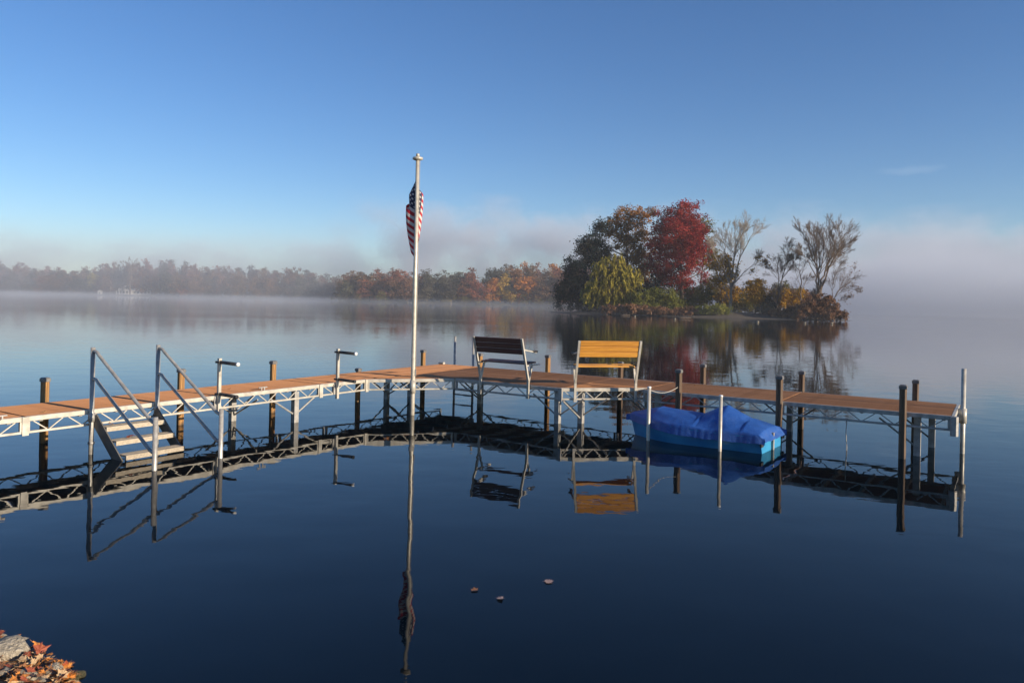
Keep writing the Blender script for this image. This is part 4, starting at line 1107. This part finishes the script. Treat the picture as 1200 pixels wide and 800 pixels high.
def boat():
    a0, a1 = 7.22, 9.82; bc = 2.69; half = .57; t = thing('covered_boat', tuple(D((a0 + a1) / 2, bc, 0)), 'small blue boat under a wrinkled blue tarpaulin beside the dock', 'boat')
    ns = 44
    def hw(s, lvl):                                   # half width along the hull, s=0 bow, 1 stern
        f = min(1, s / .42)
        w = half * (1 - (1 - f) ** 1.7 * .90)
        return w * (.86 + .14 * lvl)
    yw = rad(3.2); am = (a0 + a1) / 2
    def P3(s, y, z, rake=0):
        x = a0 + (a1 - a0) * s - rake - am
        return D(am + x * math.cos(yw) - y * math.sin(yw), bc - x * math.sin(yw) + y * math.cos(yw), z)
    V, F = [], []; lv = [(-.12, .70, 0), (0.0, .94, 0), (.10, 1.0, .02), (.24, 1.04, .05), (.275, 1.09, .06), (.30, 1.09, .065)]
    nl = len(lv)
    for i in range(ns + 1):
        s = i / ns; sheer = .10 * (1 - s) ** 2.5
        for sg in (-1, 1):
            for z, k, rk in lv:
                V.append(tuple(P3(s, sg * hw(s, k) * k, z + sheer * max(0, z) / .3, rk * 1.6 * (1 - s) ** 2)))
    st = 2 * nl
    for i in range(ns):
        for g in range(2):
            for j in range(nl - 1):
                q = i * st + g * nl + j; f = (q, q + 1, q + 1 + st, q + st); F.append(f if g == 0 else f[::-1])
    for e in (0, ns):                                 # bow and transom panels
        for j in range(nl - 1):
            q = e * st; f = (q + j, q + nl + j, q + nl + j + 1, q + j + 1); F.append(f if e == 0 else f[::-1])
    for i in range(ns): F.append((i * st, i * st + st, i * st + st + nl, i * st + nl))
    h = MB().add(V, F).build('hull', 'hull_blue', t); 
    MB().box(P3(1.0, 0, .10) + Vector((*DU, 0)) * .02, .04, .07, .42, Vector((*DU, 0)), Vector((*DV, 0)), ZUP).build('rudder', 'weathered_shaded_aluminium', h)
    for sg in (-1, 1):
        MB().box(P3(1.0, sg * .60, .16) + Vector((*DU, 0)) * .015, .03, .16, .06, Vector((*DU, 0)), Vector((*DV, 0)), ZUP, bev=.01).build('stern_vent', 'black_rubber', h)
    # tarpaulin: heightfield draped over seats, gathered at the rim
    ni, nj = 110, 70; rng = np.random.default_rng(5); V = []
    nA = np.array([float(vnoise(np.array(q * 9.), np.array(0.), 61)) for q in np.linspace(0, 1, 400)]); nB = np.array([float(vnoise(np.array(q * 38.), np.array(0.), 62)) for q in np.linspace(0, 1, 400)])
    def fa(s): return float(np.interp(s, np.linspace(0, 1, 400), nA))
    def fb(s): return float(np.interp(s, np.linspace(0, 1, 400), nB))
    def prof(s):                                      # ridge height along the boat
        return float(np.interp(s, [0, .06, .22, .38, .52, .62, .70, .84, .95, 1.0], [.42, .47, .60, .55, .52, .66, .74, .55, .45, .40]))
    for i in range(ni + 1):
        s = i / ni; sS = -.03 + 1.06 * s
        for j in range(nj + 1):
            y = -1 + 2 * j / nj; sc = min(max(sS, 0), 1); w = hw(max(sc, .0), 1) * 1.10 + .02
            if sS < .0: w *= .97
            ay = abs(y); rim = .335 + .10 * (1 - sc) ** 2.5; pk = prof(sc)
            tent = max(0, 1 - abs(sc - .70) / .16)
            cs = (1 - (ay / .86) ** (1.5 if tent > 0 else 2.1)) if ay < .86 else 0
            endf = min(1, s / .05, (1 - s) / .05)
            z = rim + (pk - rim) * max(cs, 0) * (.35 + .65 * endf)
            # skirt folds down past the rim
            skirt = 0; out = y
            if ay > .86:
                k = (ay - .86) / .14; z = rim - k * (.160 + .018 * fa(s) + .006 * fb(s)); out = math.copysign(.955 + .045 * k, y); 
            else: out = y / .86 * .955
            e2 = 0
            if s < .035 or s > .965:
                k = (.035 - s) / .035 if s < .035 else (s - .965) / .035
                z = min(z, rim) - k * .12 if ay <= .86 else z - k * .02
            # radiating creases
            r1 = math.sin((sc - .70) * 30 / (.25 + ay * 1.2) ) * .018 * tent * ay
            wr = .006 * math.sin(21 * s - 13 * y + 1.3) * (1 - endf * .3) + .012 * fb(min(1, max(0, s + .05 * y))) * ay ** 3 + .014 * float(vnoise(np.array(s * 9.), np.array(y * 4.), 63))
            lat = .012 * fb(s) * (ay > .8)
            z += r1 + wr * (1 if ay < .86 else .4)
            V.append(tuple(P3(sS, out * w + math.copysign(lat, y), z, .10 * (1 - sc) ** 2)))
    n = nj + 1; F = [(i * n + j, (i + 1) * n + j, (i + 1) * n + j + 1, i * n + j + 1) for i in range(ni) for j in range(nj)]
    MB().add(V, F).build('tarpaulin_cover', 'tarpaulin', t, True)
boat()

# ------------------------------------------------------------------ near shore: stones and fallen leaves
def bz(x, y): return float(bank_z(np.array(x), np.array(y)))
def at_bank(px, py, up=0.0):
    z = 0.05
    for _ in range(25):
        P = at(px, py, z + up); z = max(bz(P.x, P.y), -.02) * .5 + z * .5
    return Vector((P.x, P.y, z))
STN = [(stone_mesh('stone', 40 + k, .55, 3, .3)) for k in range(4)]
def shore_stone(px, py, r, mat, k, label, up=0.0, grp=None):
    me = STN[k % 4].copy(); me.materials.append(MATS[mat]); P = at_bank(px, py); o = link('shore_stone', me); o.location = (P.x, P.y, P.z + r * .32 + up); s = r
    o.scale = (s, s, s); o.rotation_euler = (random.uniform(-.3, .3), random.uniform(-.3, .3), random.uniform(0, 6)); tag(o, label, 'stone', grp)
shore_stone(14, 770, .155, 'stone_pale', 0, 'largest pale flat stone on the leafy shore')
shore_stone(3, 749, .055, 'stone_pale', 1, 'small pale stone behind the largest flat shore stone')
shore_stone(31, 796, .085, 'stone_pale', 2, 'rounded tan stone below the largest flat shore stone')
shore_stone(57, 781, .045, 'stone_green', 3, 'small upright mossy stone at the tip of the leaf pile')
shore_stone(63, 789, .085, 'stone_pale', 1, 'long grey-tan stone at the water edge among leaves')
shore_stone(95, 794, .055, 'stone_green', 0, 'green algae-covered stone furthest out along the shore edge')
shore_stone(84, 799, .050, 'stone_green', 2, 'low green stone beside the algae-covered one')
shore_stone(74, 796, .035, 'stone_pale', 3, 'small whitish stone between the green stones and the long stone')
for px, py, r in ((40, 766, .06), (26, 752, .06), (50, 797, .05), (5, 790, .07), (48, 785, .05), (8, 760, .07), (40, 778, .06), (70, 786, .04)):
    shore_stone(px, py, r, 'stone_grey', int(px), 'dark stone half buried under the fallen leaves on the shore', -.01, 'dark stones under the leaves')

def leaf_mesh(seed, kind):
    r = random.Random(seed); pts = []
    if kind == 'maple':
        tips = [(0, 1.0), (30, .72), (55, .95), (88, .68), (118, .80), (155, .42), (180, .30)]
        half = []
        for k, (a, R) in enumerate(tips):
            half.append((a, R * r.uniform(.9, 1.1)))
            if k < len(tips) - 1: half.append(((a + tips[k + 1][0]) / 2, .60 * r.uniform(.85, 1.1)))
        ang = half + [(-a, R * r.uniform(.9, 1.1)) for a, R in half[-2:0:-1]]
    else:
        ang = [(a, (1.0 if a in (0,) else .62 - .2 * abs(math.sin(math.radians(a)))) * (1.12 if (a // 20) % 2 else .86)) for a in range(0, 360, 20)]
    V = [(0, 0, 0)]; cu, cv = r.uniform(-.5, .9), r.uniform(.1, .7)
    for a, R in ang:
        x, y = R * math.sin(math.radians(a)), R * math.cos(math.radians(a)); V.append((x, y, cu * x * x * .6 + cv * y * y * .45 + r.uniform(-.08, .08)))
    n = len(ang); F = [(0, 1 + k, 1 + (k + 1) % n) for k in range(n)]; k0 = len(V)
    # stalk
    V += [(-.02, -.2, .0), (.02, -.2, .0), (.06, -.85, .12), (.03, -.86, .12)]; F += [(k0, k0 + 1, k0 + 2, k0 + 3)]
    me = bpy.data.meshes.new('fallen_leaf'); me.from_pydata(V, [], F); return me
LEAF = [leaf_mesh(k, 'maple' if k % 3 else 'oak') for k in range(8)]
def leaf_obj(loc, r, mat, k, label, cat='leaf', grp=None, tilt=.6):
    me = LEAF[k % 8].copy(); me.materials.append(MATS[mat]); o = link('fallen_leaf', me); o.location = loc; o.scale = (r, r, r)
    o.rotation_euler = (random.uniform(-tilt, tilt), random.uniform(-tilt, tilt), random.uniform(0, 6.28)); sm = o.modifiers.new('thickness', 'SOLIDIFY'); sm.thickness = .02; return tag(o, label, cat, grp)
named = [(20, 753, .06, 'fallen_orange', 'orange leaf standing up behind the largest flat shore stone'), (43, 762, .08, 'fallen_orange', 'big curled orange maple leaf pointing out over the water'),
         (46, 769, .065, 'fallen_red', 'reddish leaf under the big curled orange maple leaf'), (40, 790, .085, 'fallen_orange', 'bright orange leaf beside the rounded tan stone'),
         (77, 789, .06, 'fallen_red', 'wet red-brown leaf between the green stone and the long stone')]
for k, (px, py, r, mt, lb) in enumerate(named): leaf_obj(at_bank(px, py) + ZUP * .045, r, mt, k, lb, tilt=.8)
lay = {'fallen_orange': 'small orange leaf in the pile on the shore stones', 'fallen_brown': 'dry brown leaf in the pile on the shore stones', 'fallen_tan': 'pale tan leaf in the pile on the shore stones', 'fallen_red': 'small dark red leaf in the pile on the shore stones'}
for k in range(150):
    x = random.uniform(-6, 88); edge = np.interp(x, [0, 25, 55, 65, 100], [746, 752, 768, 784, 797]); y = random.uniform(edge + 1, 806)
    if 3 < x < 27 and 756 < y < 786 and random.random() < .8: continue
    mt = random.choice(['fallen_orange', 'fallen_orange', 'fallen_brown', 'fallen_brown', 'fallen_tan', 'fallen_red'])
    leaf_obj(at_bank(x, y) + ZUP * random.uniform(.02, .07), random.uniform(.026, .05), mt, k, lay[mt], grp='leaves piled on the shore, ' + mt.split('_')[1])
# leaves afloat and leaves on the stairs
for px, py, r, mt, k, lb in ((642, 681, .062, 'fallen_pale', 1, 'curled pinkish maple leaf floating furthest out on the open water'), (586.5, 701, .048, 'fallen_pale', 4, 'thin pale leaf floating between the two other floating leaves and the shore'),
                             (556, 691, .045, 'fallen_brown', 2, 'dull brown leaf floating low in the water'), (80, 778, .055, 'fallen_brown', 5, 'sunken brown leaf just off the stones of the shore'), (62, 769.5, .022, 'fallen_tan', 3, 'tiny tan leaf afloat off the big curled leaf')):
    o = leaf_obj(at(px, py, .006) + ZUP * .004, r, mt, k, lb, tilt=.08); o.scale.z *= .45
ae = 1.36 - .025 * 9.8
leaf_obj(D(ae + .55, 9.95, .305), .085, 'fallen_red', 1, 'red leaf lying on the middle step of the water stairs', tilt=.4)
leaf_obj(D(ae + .24, 10.1, .485), .06, 'fallen_brown', 2, 'brown leaf lying on the top step of the water stairs', tilt=.3)

for k, (a, b, mt, lb) in enumerate(((.5, 7.3, 'fallen_brown', 'dry brown leaf lying on the deck near the mooring post'), (.9, 10.9, 'fallen_tan', 'tan leaf lying on the deck before the water stairs'),
                                    (3.2, 1.0, 'fallen_tan', 'small tan leaf lying on the deck platform behind the shade-darkened bench'), (4.9, .6, 'fallen_brown', 'brown leaf at the lake side of the deck platform'),
                                    (7.6, .5, 'fallen_tan', 'tan leaf lying on the right arm between two timber posts'), (11.7, .3, 'fallen_pale', 'pale leaf near the end of the right arm'))):
    leaf_obj(D(a, b) + ZUP * .012, .045, mt, k + 1, lb, tilt=.25)
p = D(.08, .10); MB().box(p + ZUP * .03, .16, .10, .06, Vector((*DU, 0)), Vector((*DV, 0)), ZUP, bev=.015).build('corner_cap', 'aluminium', dock)
for a, b in ((1.12, 11.6), (1.13, 7.0)):      # mooring cleats
    q = D(a, b); ey = Vector((*DV, 0)); m = MB(); m.beam(q + ZUP * .055 - ey * .10, q + ZUP * .055 + ey * .10, .022, .02, bev=.005)
    for s_ in (-.035, .035): m.beam(q + ey * s_, q + ey * s_ + ZUP * .05, .02, .02, up=ey)
    m.build('cleat', 'weathered_shaded_aluminium', dock)
# ------------------------------------------------------------------ air: even haze over the lake, and mist rising in banks
def box_obj(name, x0, x1, y0, y1, z0, z1):
    me = bpy.data.meshes.new(name); v = [(x, y, z) for z in (z0, z1) for x, y in ((x0, y0), (x1, y0), (x1, y1), (x0, y1))]
    me.from_pydata(v, [], [(3, 2, 1, 0), (4, 5, 6, 7), (0, 1, 5, 4), (1, 2, 6, 5), (2, 3, 7, 6), (3, 0, 4, 7)]); return link(name, me)
hz = box_obj('haze', -1010, 1010, -70, 1310, -2.4, 84); hz['kind'] = 'stuff'
m = bpy.data.materials.new('haze_air'); m.use_nodes = True; n, l = m.node_tree.nodes, m.node_tree.links; n.remove(n['Principled BSDF'])
pv = n.new('ShaderNodeVolumePrincipled'); pv.inputs['Color'].default_value = (.80, .845, .93, 1); pv.inputs['Density'].default_value = .00028; pv.inputs['Anisotropy'].default_value = .0
l.new(pv.outputs[0], n['Material Output'].inputs['Volume']); hz.data.materials.append(m)

mb = box_obj('mist_bank', -640, 560, 65, 760, .05, 80); mb['kind'] = 'stuff'
m = bpy.data.materials.new('mist'); m.use_nodes = True; n, l = m.node_tree.nodes, m.node_tree.links; n.remove(n['Principled BSDF'])
pv = n.new('ShaderNodeVolumePrincipled'); pv.inputs['Color'].default_value = (.74, .79, .885, 1); pv.inputs['Anisotropy'].default_value = .0
c = n.new('ShaderNodeTexCoord'); sx = n.new('ShaderNodeSeparateXYZ'); l.new(c.outputs['Object'], sx.inputs[0]); X_, Y_, Z_ = sx.outputs
def ss(v, a, b, lo=0., hi=1.):
    mr = n.new('ShaderNodeMapRange'); mr.interpolation_type = 'SMOOTHSTEP'; l.new(v, mr.inputs[0])
    mr.inputs[1].default_value = a; mr.inputs[2].default_value = b; mr.inputs[3].default_value = lo; mr.inputs[4].default_value = hi; return mr.outputs[0]
def mm(op, a, b=None): return math_n(n, l, op, a, b)
nz = noise(n, l, .020, 4.5, .62, vec=c.outputs['Object'], stretch=(1, .7, 1.4)).outputs[0]
puff = ss(nz, .43, .62)
def layer(w, top, soft, dens, rag=55):
    """density that thins out around a ragged top height"""
    zz = mm('ADD', Z_, mm('MULTIPLY', mm('SUBTRACT', nz, .5), -rag)); return mm('MULTIPLY', mm('MULTIPLY', w, ss(zz, top - soft, top + soft, 1., 0.)), dens)
wR = mm('MULTIPLY', ss(X_, 95, 175), ss(Y_, 215, 290))
wR = mm('MULTIPLY', wR, ss(X_, 250, 420, 1., .75))
wC = mm('MULTIPLY', ss(Y_, 500, 560), mm('MULTIPLY', ss(X_, -160, -60), ss(X_, 60, 150, 1., .8)))
wL = mm('MULTIPLY', ss(Y_, 515, 640), ss(X_, -150, -60, 1., 0.))
dens = layer(wR, 24, 8, .015, 62)
dens = mm('ADD', dens, mm('MULTIPLY', layer(wC, 64, 16, .018, 80), puff))
dens = mm('ADD', dens, mm('MULTIPLY', layer(wL, 42, 12, .0085, 75), mm('ADD', mm('MULTIPLY', puff, .92), .08)))
low = mm('MULTIPLY', mm('MULTIPLY', ss(Y_, 70, 200), ss(X_, -130, -50, 1., .55)), ss(Z_, 0, 3.5, 1., 0.))
dens = mm('ADD', dens, mm('MULTIPLY', mm('MULTIPLY', low, mm('ADD', mm('MULTIPLY', puff, .8), .2)), .0042))
dens = mm('ADD', dens, mm('MULTIPLY', mm('MULTIPLY', mm('MULTIPLY', ss(Y_, 300, 480), ss(X_, -140, -80, 1., .35)), ss(Z_, 20, 60, 1., 0.)), .0016))
l.new(dens, pv.inputs['Density']); l.new(pv.outputs[0], n['Material Output'].inputs['Volume']); mb.data.materials.append(m)
m.cycles.volume_step_rate = .45
try: S.cycles.volume_step_rate = 1.0
except Exception: pass
